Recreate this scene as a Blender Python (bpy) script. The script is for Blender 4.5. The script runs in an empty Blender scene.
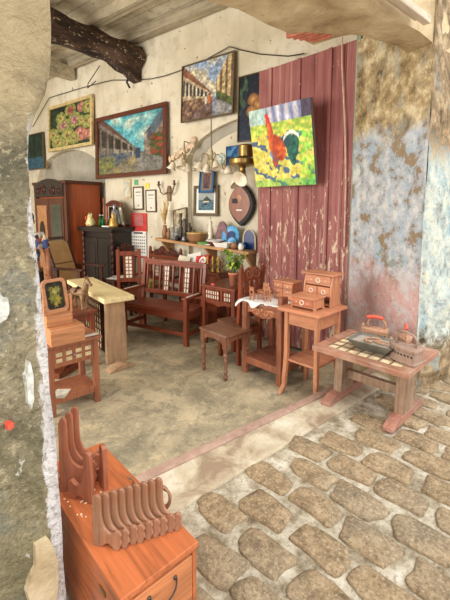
import bpy, bmesh, math, random
from mathutils import Vector, Matrix, noise
random.seed(7)
S = bpy.context.scene
COL = S.collection
PI = math.pi
R = math.radians

# ------------------------------------------------------------ camera, world, lights, exposure
cam_d = bpy.data.cameras.new('camera'); cam = bpy.data.objects.new('camera', cam_d); COL.objects.link(cam)
cam_d.sensor_fit = 'VERTICAL'; cam_d.sensor_height = 36.0; cam_d.sensor_width = 27.0
cam_d.lens = 36.0 * 380.0 / 600.0
cam_d.shift_y = -47.0 / 600.0
cam_d.clip_start = 0.05
cam.location = (0, 0, 1.75)
cam.rotation_euler = (R(90 - 6.754), 0, R(-52.3))
S.camera = cam

W = bpy.data.worlds.new('sky'); S.world = W; W.use_nodes = True
wn = W.node_tree.nodes; wl = W.node_tree.links
bg = wn['Background']; bg.inputs[1].default_value = 1.45
grad = wn.new('ShaderNodeTexGradient'); tc = wn.new('ShaderNodeTexCoord'); mp = wn.new('ShaderNodeMapping')
mp.inputs['Rotation'].default_value = (0, R(90), 0)
rmp = wn.new('ShaderNodeValToRGB')
sep = wn.new('ShaderNodeSeparateXYZ'); wl.new(tc.outputs['Generated'], sep.inputs[0]); wl.new(sep.outputs[2], rmp.inputs[0])
rmp.color_ramp.elements[0].position = 0.0; rmp.color_ramp.elements[0].color = (0.80, 0.74, 0.66, 1)
rmp.color_ramp.elements[1].position = 0.6; rmp.color_ramp.elements[1].color = (0.93, 0.96, 1.0, 1)
wl.new(rmp.outputs[0], bg.inputs[0])

sun_d = bpy.data.lights.new('sun', 'SUN'); sun = bpy.data.objects.new('sun', sun_d); COL.objects.link(sun)
sun_d.energy = 1.25; sun_d.angle = R(35); sun_d.color = (1.0, 0.95, 0.86)
sun.rotation_euler = (R(27), 0, R(-25)); sun.location = (0, -4, 6)

al_d = bpy.data.lights.new('interior_fill', 'AREA'); al = bpy.data.objects.new('interior_fill', al_d); COL.objects.link(al)  # added fill light brightening the shop interior, no visible source
al_d.shape = 'RECTANGLE'; al_d.size = 4.0; al_d.size_y = 2.6; al_d.energy = 185; al_d.color = (1.0, 0.94, 0.84)
al.location = (-1.6, 5.2, 2.2); al.rotation_euler = (R(90), 0, R(-90))

S.view_settings.view_transform = 'Standard'
S.view_settings.look = 'None'
S.view_settings.gamma = 1.0
S.view_settings.exposure = 0.62
S.view_settings.use_curve_mapping = False

# ------------------------------------------------------------ materials
def lin(c):
    return tuple(((v / 255.0) / 12.92 if v / 255.0 <= 0.04045 else ((v / 255.0 + 0.055) / 1.055) ** 2.4) for v in c)
def rgba(c): return (*lin(c), 1.0)
MATS = {}
class NT:
    def __init__(s, name, rough=0.6, metal=0.0, spec=0.5):
        s.m = bpy.data.materials.new(name); s.m.use_nodes = True
        s.n = s.m.node_tree.nodes; s.l = s.m.node_tree.links
        s.b = s.n['Principled BSDF']
        s.b.inputs['Roughness'].default_value = rough; s.b.inputs['Metallic'].default_value = metal
        s.b.inputs['Specular IOR Level'].default_value = spec
        s.tc = s.n.new('ShaderNodeTexCoord')
    def link(s, a, b): s.l.new(a, b)
    def coord(s, scale=(1, 1, 1), src='Object', rot=(0, 0, 0)):
        m = s.n.new('ShaderNodeMapping'); m.inputs['Scale'].default_value = scale; m.inputs['Rotation'].default_value = rot
        s.link(s.tc.outputs[src], m.inputs[0]); return m.outputs[0]
    def noise(s, vec, scale=5, detail=4, rough=0.55, dist=0.0):
        t = s.n.new('ShaderNodeTexNoise'); t.inputs['Scale'].default_value = scale; t.inputs['Detail'].default_value = detail
        t.inputs['Roughness'].default_value = rough; t.inputs['Distortion'].default_value = dist
        s.link(vec, t.inputs['Vector']); return t.outputs['Fac']
    def ramp(s, fac, stops, interp='LINEAR'):
        r = s.n.new('ShaderNodeValToRGB'); cr = r.color_ramp; cr.interpolation = interp
        while len(cr.elements) > 1: cr.elements.remove(cr.elements[-1])
        cr.elements[0].position = stops[0][0]; cr.elements[0].color = rgba(stops[0][1])
        for p, c in stops[1:]:
            e = cr.elements.new(p); e.color = rgba(c)
        s.link(fac, r.inputs[0]); return r.outputs[0]
    def step(s, fac, a, b):
        m = s.n.new('ShaderNodeMapRange'); m.inputs['From Min'].default_value = a; m.inputs['From Max'].default_value = b
        m.clamp = True; s.link(fac, m.inputs['Value']); return m.outputs[0]
    def mix(s, fac, a, b, mode='MIX'):
        m = s.n.new('ShaderNodeMix'); m.data_type = 'RGBA'; m.blend_type = mode
        if isinstance(fac, (int, float)): m.inputs['Factor'].default_value = fac
        else: s.link(fac, m.inputs['Factor'])
        for v, k in ((a, 'A'), (b, 'B')):
            sk = [i for i in m.inputs if i.name == k and i.type == 'RGBA'][0]
            if isinstance(v, tuple): sk.default_value = rgba(v)
            else: s.link(v, sk)
        return [o for o in m.outputs if o.type == 'RGBA'][0]
    def math(s, op, a, b=None):
        m = s.n.new('ShaderNodeMath'); m.operation = op
        for i, v in enumerate((a, b)):
            if v is None: continue
            if isinstance(v, (int, float)): m.inputs[i].default_value = v
            else: s.link(v, m.inputs[i])
        return m.outputs[0]
    def xyz(s, vec):
        x = s.n.new('ShaderNodeSeparateXYZ'); s.link(vec, x.inputs[0]); return x.outputs
    def bump(s, h, strength=0.3, dist=0.01):
        b = s.n.new('ShaderNodeBump'); b.inputs['Strength'].default_value = strength; b.inputs['Distance'].default_value = dist
        s.link(h, b.inputs['Height']); s.link(b.outputs[0], s.b.inputs['Normal'])
    def out(s, col):
        if isinstance(col, tuple): s.b.inputs['Base Color'].default_value = rgba(col)
        else: s.link(col, s.b.inputs['Base Color'])
        return s.m

def plain(name, c, rough=0.6, metal=0.0, var=0.12, scale=14):
    if name in MATS: return MATS[name]
    t = NT(name, rough, metal)
    d = tuple(v * (1 - var) for v in c); u = tuple(min(255, v * (1 + var)) for v in c)
    n = t.noise(t.coord(), scale, 4)
    MATS[name] = t.out(t.ramp(n, [(0.3, d), (0.7, u)])); return MATS[name]

def wood(name, c, axis='z', rough=0.42, contrast=0.38, scale=26, dust=0.0, dustc=(200, 185, 165)):
    if name in MATS: return MATS[name]
    t = NT(name, rough)
    sc = {'x': (0.07, 1, 1), 'y': (1, 0.07, 1), 'z': (1, 1, 0.07)}[axis]
    v = t.coord(sc)
    n1 = t.noise(v, scale, 5, 0.6, 1.2); n2 = t.noise(t.coord((1, 1, 1)), 3.2, 3)
    d = tuple(x * (1 - contrast) for x in c); u = tuple(min(255, x * (1 + contrast * 0.45)) for x in c)
    col = t.ramp(n1, [(0.28, d), (0.5, c), (0.75, u)])
    col = t.mix(t.math('MULTIPLY', t.step(n2, 0.35, 0.75), 0.35), col, tuple(x * 0.72 for x in c))
    if dust:
        n3 = t.noise(t.coord(), 9, 5, 0.7)
        col = t.mix(t.math('MULTIPLY', t.step(n3, 0.45, 0.72), dust), col, dustc)
    t.bump(n1, 0.12, 0.004)
    MATS[name] = t.out(col); return MATS[name]

def plaster_wall():
    t = NT('cream plaster', 0.9, spec=0.2)
    v = t.coord()
    big = t.noise(v, 0.9, 4, 0.6); mid = t.noise(v, 3.5, 6, 0.65); fine = t.noise(v, 26, 5, 0.7)
    col = t.ramp(big, [(0.35, (200, 190, 166)), (0.5, (218, 209, 188)), (0.64, (230, 223, 205))])
    col = t.mix(t.math('MULTIPLY', t.step(mid, 0.54, 0.64), 0.45), col, (176, 164, 142))
    str_ = t.noise(t.coord((1, 2.2, 0.45)), 2.2, 5, 0.7)
    col = t.mix(t.math('MULTIPLY', t.step(str_, 0.56, 0.70), 0.32), col, (150, 138, 118))
    spots = t.noise(v, 11, 2, 0.5)
    col = t.mix(t.math('MULTIPLY', t.step(spots, 0.70, 0.73), 0.8), col, (120, 98, 76))
    t.bump(mid, 0.25, 0.02)
    return t.out(col)
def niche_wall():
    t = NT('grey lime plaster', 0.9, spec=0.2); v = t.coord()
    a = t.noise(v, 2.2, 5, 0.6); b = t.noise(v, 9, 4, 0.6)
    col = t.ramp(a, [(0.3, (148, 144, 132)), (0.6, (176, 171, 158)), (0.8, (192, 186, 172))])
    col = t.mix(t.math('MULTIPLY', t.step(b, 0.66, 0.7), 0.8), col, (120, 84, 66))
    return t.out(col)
def jamb_wall():
    t = NT('flaking painted jamb plaster', 0.85, spec=0.25); v = t.coord()
    z = t.xyz(v)[2]
    n1 = t.noise(v, 2.6, 7, 0.7, 0.1); n2 = t.noise(v, 7.5, 8, 0.66, 0.1); n3 = t.noise(v, 26, 6, 0.75)
    nv = t.noise(t.coord((2.4, 2.4, 0.7)), 3.4, 8, 0.72, 0.1)
    zz = t.math('ADD', z, t.math('MULTIPLY', t.math('SUBTRACT', n1, 0.5), 0.9))
    # upper raw tan render, lower blue-grey limewash, pink and green coats showing in patches
    upper = t.ramp(n2, [(0.33, (96, 80, 58)), (0.43, (142, 122, 90)), (0.50, (168, 148, 112)), (0.56, (190, 170, 132)), (0.62, (216, 200, 166))])
    upper = t.mix(t.math('MULTIPLY', t.step(nv, 0.52, 0.62), 0.55), upper, (176, 182, 172))
    upper = t.mix(t.math('MULTIPLY', t.step(nv, 0.40, 0.33), 0.6), upper, (132, 124, 72))
    lower = t.ramp(n2, [(0.33, (128, 128, 122)), (0.44, (160, 164, 170)), (0.52, (184, 188, 194)), (0.6, (208, 208, 208))])
    lower = t.mix(t.math('MULTIPLY', t.step(nv, 0.5, 0.6), 0.6), lower, (150, 176, 196))
    lower = t.mix(t.math('MULTIPLY', t.step(n2, 0.44, 0.42), 0.9), lower, (148, 126, 96))
    lower = t.mix(t.math('MULTIPLY', t.step(n1, 0.60, 0.63), 0.75), lower, (132, 142, 128))
    low2 = t.mix(t.math('MULTIPLY', t.step(n3, 0.4, 0.6), 0.6), (204, 160, 158), (208, 186, 176))
    low2 = t.mix(t.math('MULTIPLY', t.step(n2, 0.50, 0.6), 0.7), low2, (200, 202, 204))
    col = t.mix(t.step(zz, 2.35, 2.5), lower, upper)
    col = t.mix(t.step(zz, 1.35, 0.95), col, low2)
    col = t.mix(t.step(zz, 0.62, 0.42), col, (176, 160, 128))
    col = t.mix(t.math('MULTIPLY', t.step(n3, 0.60, 0.63), 0.55), col, (222, 216, 202))
    col = t.mix(t.math('MULTIPLY', t.step(n3, 0.40, 0.37), 0.55), col, (104, 92, 76))
    t.bump(n2, 0.7, 0.03)
    return t.out(col)
def facade_wall():
    t = NT('weathered facade plaster', 0.88, spec=0.25); v = t.coord()
    z = t.xyz(v)[2]
    n1 = t.noise(v, 3.2, 7, 0.7, 0.1); n2 = t.noise(v, 8, 8, 0.68, 0.1); n3 = t.noise(v, 26, 6, 0.75)
    zz = t.math('ADD', z, t.math('MULTIPLY', t.math('SUBTRACT', n2, 0.5), 1.0))
    stone = t.ramp(n2, [(0.34, (78, 66, 52)), (0.45, (126, 108, 82)), (0.54, (154, 132, 102)), (0.64, (188, 170, 138))])
    stone = t.mix(t.math('MULTIPLY', t.step(n1, 0.58, 0.66), 0.6), stone, (150, 168, 172))
    stone = t.mix(t.math('MULTIPLY', t.step(n1, 0.40, 0.34), 0.7), stone, (190, 130, 86))
    lime = t.ramp(n2, [(0.34, (132, 140, 136)), (0.45, (172, 184, 182)), (0.54, (196, 204, 196)), (0.64, (214, 212, 192))])
    lime = t.mix(t.math('MULTIPLY', t.step(n1, 0.54, 0.60), 0.7), lime, (140, 176, 190))
    lime = t.mix(t.math('MULTIPLY', t.step(n3, 0.58, 0.62), 0.7), lime, (150, 108, 72))
    col = t.mix(t.step(zz, 2.1, 2.3), lime, stone)
    col = t.mix(t.step(zz, 0.7, 0.5), col, stone)
    t.bump(n2, 0.9, 0.04)
    return t.out(col)
def pier_wall():
    t = NT('mossy coral stone pier', 0.9, spec=0.2); v = t.coord()
    x, y, z = t.xyz(v)
    n1 = t.noise(v, 3.0, 6, 0.65, 0.4); n2 = t.noise(v, 11, 6, 0.7, 0.4); n3 = t.noise(v, 45, 5, 0.75)
    col = t.ramp(n1, [(0.3, (92, 88, 72)), (0.42, (124, 116, 94)), (0.52, (146, 136, 110)), (0.6, (124, 122, 108)), (0.72, (162, 154, 134))])
    col = t.mix(t.math('MULTIPLY', t.step(n3, 0.55, 0.62), 0.5), col, (196, 182, 150))
    col = t.mix(t.math('MULTIPLY', t.step(n3, 0.45, 0.38), 0.65), col, (82, 78, 62))
    zz = t.math('ADD', z, t.math('MULTIPLY', t.math('SUBTRACT', n1, 0.5), 1.2))
    col = t.mix(t.math('MULTIPLY', t.step(zz, 1.75, 2.1), 0.8), col, (172, 154, 120))
    col = t.mix(t.math('MULTIPLY', t.step(zz, 0.95, 0.6), 0.5), col, (110, 104, 72))
    # flaked white limewash along the arris
    nf = t.noise(t.coord((1, 1, 0.4)), 16, 6, 0.75, 0.4)
    edge = t.math('ADD', x, t.math('MULTIPLY', t.math('SUBTRACT', nf, 0.5), 0.09))
    ez = t.math('MULTIPLY', t.step(edge, 0.580, 0.587), t.step(z, 2.05, 1.95))
    col = t.mix(ez, col, (206, 202, 200))
    ev = t.math('MULTIPLY', t.math('MULTIPLY', ez, t.step(n3, 0.52, 0.60)), 0.7)
    col = t.mix(ev, col, (150, 144, 140))
    col = t.mix(t.math('MULTIPLY', t.step(n2, 0.63, 0.66), 0.7), col, (206, 204, 194))
    t.bump(n2, 1.0, 0.03)
    return t.out(col)
def soffit_mat():
    t = NT('tan arch plaster', 0.9, spec=0.2); v = t.coord()
    n1 = t.noise(v, 3, 6, 0.65, 0.5); n2 = t.noise(v, 14, 5, 0.7)
    col = t.ramp(n1, [(0.25, (128, 108, 80)), (0.42, (176, 156, 122)), (0.6, (204, 186, 152)), (0.78, (222, 208, 180))])
    col = t.mix(t.math('MULTIPLY', t.step(n2, 0.62, 0.7), 0.5), col, (110, 96, 74))
    t.bump(n2, 0.5, 0.02)
    return t.out(col)
def door_mat():
    t = NT('peeling oxblood door paint', 0.62, spec=0.4); v = t.coord()
    z = t.xyz(v)[2]
    n1 = t.noise(t.coord((5, 5, 0.35)), 3.0, 5, 0.65); n2 = t.noise(t.coord((1, 2.2, 0.5)), 9, 7, 0.74, 0.5); n3 = t.noise(v, 1.6, 3)
    col = t.ramp(n1, [(0.3, (118, 66, 66)), (0.5, (144, 84, 82)), (0.7, (166, 108, 102))])
    col = t.mix(t.math('MULTIPLY', t.step(n3, 0.45, 0.7), 0.4), col, (182, 120, 116))
    lim = t.math('SUBTRACT', 0.655, t.math('MULTIPLY', t.step(z, 2.6, 1.3), 0.105))
    fl = t.step(t.math('SUBTRACT', n2, lim), 0.0, 0.02)
    col = t.mix(t.math('MULTIPLY', fl, 0.85), col, (220, 200, 172))
    col = t.mix(t.math('MULTIPLY', t.step(t.noise(t.coord((8, 8, 0.12)), 4.0, 4), 0.60, 0.66), 0.45), col, (196, 156, 144))
    col = t.mix(t.math('MULTIPLY', t.step(n1, 0.60, 0.68), t.step(z, 1.0, 0.4)), col, (150, 140, 132))
    t.bump(n2, 0.25, 0.006)
    return t.out(col)
def concrete_floor():
    t = NT('worn cement floor', 0.8, spec=0.3); v = t.coord()
    n1 = t.noise(v, 1.6, 6, 0.65, 0.6); n2 = t.noise(v, 4.5, 8, 0.74, 0.6); n3 = t.noise(v, 30, 6, 0.75)
    col = t.ramp(n1, [(0.33, (132, 124, 104)), (0.45, (164, 152, 126)), (0.55, (184, 170, 140)), (0.68, (202, 190, 164))])
    col = t.mix(t.math('MULTIPLY', t.step(n2, 0.53, 0.57), 0.55), col, (126, 120, 102))
    col = t.mix(t.math('MULTIPLY', t.step(n2, 0.44, 0.40), 0.6), col, (204, 186, 150))
    col = t.mix(t.math('MULTIPLY', t.step(n3, 0.54, 0.62), 0.4), col, (206, 194, 168))
    col = t.mix(t.math('MULTIPLY', t.step(n3, 0.44, 0.38), 0.35), col, (110, 100, 84))
    vo = t.n.new('ShaderNodeTexVoronoi'); vo.feature = 'DISTANCE_TO_EDGE'; vo.inputs['Scale'].default_value = 0.9
    w = t.n.new('ShaderNodeVectorMath'); w.operation = 'ADD'
    nn = t.n.new('ShaderNodeTexNoise'); nn.inputs['Scale'].default_value = 3.0; t.link(v, nn.inputs['Vector'])
    sm = t.n.new('ShaderNodeVectorMath'); sm.operation = 'SCALE'; sm.inputs['Scale'].default_value = 0.5; t.link(nn.outputs['Color'], sm.inputs[0])
    t.link(v, w.inputs[0]); t.link(sm.outputs[0], w.inputs[1]); t.link(w.outputs[0], vo.inputs['Vector'])
    col = t.mix(t.math('MULTIPLY', t.step(vo.outputs['Distance'], 0.008, 0.0), 0.35), col, (104, 96, 80))
    t.bump(n2, 0.5, 0.02)
    return t.out(col)
def sill_mat():
    t = NT('smooth cement sill', 0.8, spec=0.3); v = t.coord()
    n1 = t.noise(v, 4, 6, 0.65, 0.5); n2 = t.noise(v, 22, 6, 0.7)
    col = t.ramp(n1, [(0.36, (146, 126, 104)), (0.45, (176, 160, 136)), (0.54, (192, 180, 156)), (0.66, (212, 202, 184))])
    col = t.mix(t.math('MULTIPLY', t.step(n2, 0.56, 0.68), 0.5), col, (140, 118, 96))
    t.bump(n2, 0.35, 0.01)
    return t.out(col)
def edge_mat():
    t = NT('red cement sill edge', 0.75); v = t.coord()
    n1 = t.noise(v, 8, 6, 0.65)
    return t.out(t.ramp(n1, [(0.3, (140, 112, 98)), (0.55, (172, 142, 126)), (0.75, (190, 164, 146))]))
def mortar_mat():
    t = NT('pale street mortar', 0.9, spec=0.2); v = t.coord()
    n1 = t.noise(v, 7, 6, 0.7); n2 = t.noise(v, 40, 5, 0.7)
    col = t.ramp(n1, [(0.35, (122, 108, 86)), (0.45, (164, 152, 130)), (0.55, (196, 186, 166)), (0.68, (216, 209, 194))])
    col = t.mix(t.math('MULTIPLY', t.step(n2, 0.54, 0.6), 0.5), col, (128, 116, 94))
    t.bump(n2, 0.8, 0.02)
    return t.out(col)
def stone_mat():
    t = NT('brown cobblestone', 0.85, spec=0.3); v = t.coord()
    n0 = t.noise(v, 1.7, 2); n1 = t.noise(v, 10, 7, 0.74, 0.3); n2 = t.noise(v, 60, 6, 0.8)
    col = t.ramp(n1, [(0.3, (98, 84, 64)), (0.43, (132, 112, 86)), (0.56, (158, 136, 106)), (0.75, (184, 166, 138))])
    col = t.mix(t.math('MULTIPLY', t.step(n0, 0.45, 0.65), 0.5), col, (140, 130, 112))
    col = t.mix(t.math('MULTIPLY', t.step(n2, 0.54, 0.6), 0.5), col, (200, 182, 150))
    col = t.mix(t.math('MULTIPLY', t.step(n2, 0.46, 0.40), 0.6), col, (84, 70, 54))
    t.bump(n2, 0.7, 0.008)
    return t.out(col)
def ceiling_mat():
    t = NT('limewashed ceiling boards', 0.85); v = t.coord()
    y = t.xyz(v)[0]
    n1 = t.noise(v, 2.2, 6, 0.65); n2 = t.noise(v, 9, 5, 0.7)
    col = t.ramp(n1, [(0.34, (170, 160, 140)), (0.5, (206, 197, 176)), (0.66, (224, 217, 200))])
    col = t.mix(t.math('MULTIPLY', t.step(n2, 0.58, 0.68), 0.6), col, (120, 104, 82))
    fr = t.math('FRACT', t.math('MULTIPLY', y, 4.5))
    col = t.mix(t.math('MULTIPLY', t.step(fr, 0.06, 0.02), 0.8), col, (78, 66, 52))
    return t.out(col)
def beam_mat():
    t = NT('charred old log', 0.8); v = t.coord((0.25, 1, 1))
    n1 = t.noise(v, 9, 6, 0.7, 0.4); n2 = t.noise(t.coord((0.5, 1, 1)), 30, 3, 0.6)
    col = t.ramp(n1, [(0.36, (30, 22, 20)), (0.5, (62, 44, 36)), (0.64, (104, 80, 64))])
    col = t.mix(t.step(n2, 0.63, 0.66), col, (190, 172, 146))
    t.bump(n1, 0.8, 0.03)
    return t.out(col)
def picture_mat():
    t = NT('painted canvas', 0.55, spec=0.3)
    a = t.n.new('ShaderNodeAttribute'); a.attribute_name = 'paint'
    return t.out(a.outputs['Color'])
def glass_mat(name, c, rough=0.08, trans=0.85):
    t = NT(name, rough); t.b.inputs['Transmission Weight'].default_value = trans; t.b.inputs['IOR'].default_value = 1.3
    return t.out(c)

M = dict(
    wall=plaster_wall(), niche=niche_wall(), jamb=jamb_wall(), facade=facade_wall(), pier=pier_wall(), soffit=soffit_mat(),
    door=door_mat(), floor=concrete_floor(), sill=sill_mat(), edge=edge_mat(), mortar=mortar_mat(), stone=stone_mat(),
    ceiling=ceiling_mat(), beam=beam_mat(), paint=picture_mat())
M['orange_y'] = wood('orange varnished wood', (190, 108, 66), 'y', 0.3, 0.3)
M['orange_v'] = wood('orange varnished wood upright', (198, 126, 82), 'x', 0.35, 0.3)
M['stand'] = wood('carved pinkish brown wood', (154, 106, 78), 'z', 0.5, 0.28, 30, 0.2)
M['stand2'] = wood('carved reddish wood', (166, 100, 72), 'z', 0.45, 0.3, 30, 0.1)
M['red'] = wood('dark red narra wood', (130, 62, 38), 'z', 0.35, 0.4)
M['red_y'] = wood('dark red narra wood lengthwise', (132, 64, 42), 'y', 0.32, 0.4)
M['desk'] = wood('deep brown desk wood', (122, 62, 40), 'y', 0.32, 0.4)
M['desk_z'] = wood('deep brown desk wood upright', (134, 66, 42), 'z', 0.36, 0.4)
M['stool'] = wood('aged brown stool wood', (118, 76, 52), 'y', 0.42, 0.42, 26, 0.18)
M['stool_z'] = wood('aged brown turned wood', (128, 80, 56), 'z', 0.4, 0.42, 26, 0.15)
M['console'] = wood('red brown console wood', (154, 92, 64), 'z', 0.4, 0.35, 26, 0.1)
M['console_y'] = wood('red brown console wood lengthwise', (146, 84, 60), 'y', 0.45, 0.35, 26, 0.25)
M['light'] = wood('light reddish wood', (194, 130, 94), 'z', 0.45, 0.26, 26, 0.08)
M['light_y'] = wood('light reddish wood lengthwise', (196, 130, 94), 'y', 0.45, 0.26, 26, 0.12)
M['mini'] = wood('small chest wood', (180, 108, 74), 'y', 0.42, 0.3, 40)
M['irontab'] = wood('dusty red table wood', (168, 118, 94), 'y', 0.5, 0.25, 26, 0.4)
M['irontab_x'] = wood('dusty red table foot', (166, 114, 96), 'x', 0.5, 0.25, 26, 0.25)
M['grey_wood'] = wood('grey old wood', (146, 116, 92), 'z', 0.6, 0.35, 26, 0.3)
M['plank'] = wood('pale planed plank', (252, 230, 176), 'y', 0.45, 0.14, 20)
M['rough'] = wood('rough sawn slab', (182, 146, 112), 'z', 0.75, 0.3, 18, 0.3, (214, 186, 148))
M['shelf'] = wood('rough shelf plank', (186, 138, 92), 'y', 0.65, 0.3, 20, 0.2)
M['shell_t'] = wood('left side table wood', (166, 104, 74), 'z', 0.4, 0.3)
M['vanity'] = wood('honey vanity wood', (216, 150, 104), 'y', 0.36, 0.24, 22)
M['armoire'] = wood('armoire side veneer', (176, 88, 50), 'z', 0.4, 0.25, 14)
M['armoire_d'] = wood('armoire dark trim', (88, 46, 30), 'z', 0.4, 0.35)
M['ebony'] = wood('blackened cabinet wood', (38, 28, 26), 'z', 0.38, 0.35)
M['ebony_red'] = wood('dark carved wood', (78, 40, 30), 'z', 0.38, 0.4)
M['frame_d'] = wood('dark mahogany frame', (96, 48, 32), 'y', 0.35, 0.35)
M['frame_g'] = plain('gilt cream frame', (206, 184, 132), 0.5, 0.1)
M['frame_b'] = plain('olive brown frame', (92, 76, 48), 0.5)
M['blueframe'] = plain('blue painted frame', (44, 84, 130), 0.5)
M['capiz'] = plain('capiz shell', (232, 226, 208), 0.3, 0, 0.06)
M['tile'] = plain('cream shell tile', (216, 200, 160), 0.4, 0, 0.12, 20)
M['cloth'] = plain('white paper cloth', (238, 236, 234), 0.9, 0, 0.03)
M['white'] = plain('white card', (236, 234, 228), 0.7, 0, 0.03)
M['red_card'] = plain('red card', (196, 44, 40), 0.6)
M['pink_card'] = plain('dusty pink card', (176, 100, 98), 0.7)
M['yellow'] = plain('yellow note', (232, 208, 84), 0.8)
M['green_card'] = plain('green note', (90, 168, 120), 0.8)
M['ink'] = plain('dark print', (70, 66, 72), 0.8)
M['black'] = plain('matt black', (26, 24, 24), 0.6)
M['wire'] = plain('black cable', (44, 40, 38), 0.6)
M['steel'] = plain('steel', (150, 150, 150), 0.35, 0.9)
M['brass'] = plain('dull brass', (150, 122, 72), 0.32, 0.85)
M['gold'] = plain('gold paint', (206, 168, 88), 0.4, 0.5)
M['silver'] = plain('tarnished silver', (150, 150, 160), 0.35, 0.7)
M['rust'] = wood('dusty rust iron', (176, 132, 104), 'z', 0.75, 0.2, 20, 0.25)
M['rust2'] = wood('grey brown cast iron', (150, 122, 106), 'z', 0.7, 0.2, 20, 0.2)
M['tin'] = plain('grey sheet tin', (118, 116, 108), 0.5, 0.5, 0.15)
M['grip'] = plain('red wooden grip', (206, 84, 62), 0.5)
M['terracotta'] = plain('terracotta', (206, 134, 104), 0.8)
M['leaf'] = plain('green leaf', (112, 156, 52), 0.5, 0, 0.25, 30)
M['leaf_y'] = plain('yellow green leaf', (196, 206, 92), 0.5, 0, 0.2, 30)
M['stem'] = plain('green stem', (92, 110, 52), 0.7)
M['soil'] = plain('dark soil', (58, 44, 34), 0.95)
M['shade'] = plain('frosted glass shade', (232, 222, 200), 0.3, 0, 0.05)
M['lampmetal'] = plain('pale lamp metal', (184, 166, 132), 0.4, 0.4)
M['shellstring'] = plain('pale sea shell', (222, 196, 170), 0.6)
M['grass'] = plain('dried grass', (206, 176, 110), 0.8)
M['clay'] = plain('brown pottery', (150, 106, 72), 0.5)
M['limewash'] = plain('old limewash', (196, 196, 188), .9, 0, .16, 40)
M['cane'] = None
M['blue_glaze'] = plain('blue glazed plate', (70, 150, 200), 0.25)
M['navy'] = plain('navy glaze', (34, 52, 104), 0.25)
M['purple'] = plain('purple brown stone', (112, 76, 82), 0.4, 0, 0.3)
M['green_glass'] = glass_mat('green bottle glass', (30, 120, 60), 0.1, 0.4)
M['grey_glass'] = glass_mat('grey glass', (190, 195, 195), 0.1, 0.6)
M['mirror'] = plain('dark mirror glass', (120, 130, 128), 0.06, 1.0, 0.03)
M['skin'] = plain('skin', (170, 112, 84), 0.6, 0, 0.05)
M['hair'] = plain('black hair', (30, 24, 22), 0.5)
M['trousers'] = plain('dark trousers', (40, 38, 44), 0.85)
M['debris'] = plain('pale wood chips', (236, 214, 180), 0.8)
def cane_mat():
    t = NT('woven cane', 0.6); v = t.coord()
    x, y, z = t.xyz(v)
    a = t.math('FRACT', t.math('MULTIPLY', y, 70)); b = t.math('FRACT', t.math('MULTIPLY', t.math('ADD', z, x), 70))
    g = t.math('MULTIPLY', t.step(a, 0.3, 0.45), t.step(b, 0.3, 0.45))
    n = t.noise(v, 5, 4)
    col = t.mix(t.math('MULTIPLY', g, 0.35), t.ramp(n, [(0.3, (196, 156, 106)), (0.7, (222, 184, 132))]), (112, 78, 48))
    return t.out(col)
M['cane'] = cane_mat()
def shirt_mat():
    t = NT('patterned shirt', 0.9); v = t.coord()
    vo = t.n.new('ShaderNodeTexVoronoi'); vo.inputs['Scale'].default_value = 16; t.link(v, vo.inputs['Vector'])
    xs = t.xyz(vo.outputs['Color'])
    return t.out(t.ramp(xs[0], [(0.0, (224, 220, 210)), (0.35, (196, 190, 180)), (0.5, (78, 92, 150)), (0.68, (216, 196, 140)), (0.82, (176, 92, 82)), (0.92, (60, 58, 66))], 'CONSTANT'))
M['shirt'] = shirt_mat()

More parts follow.
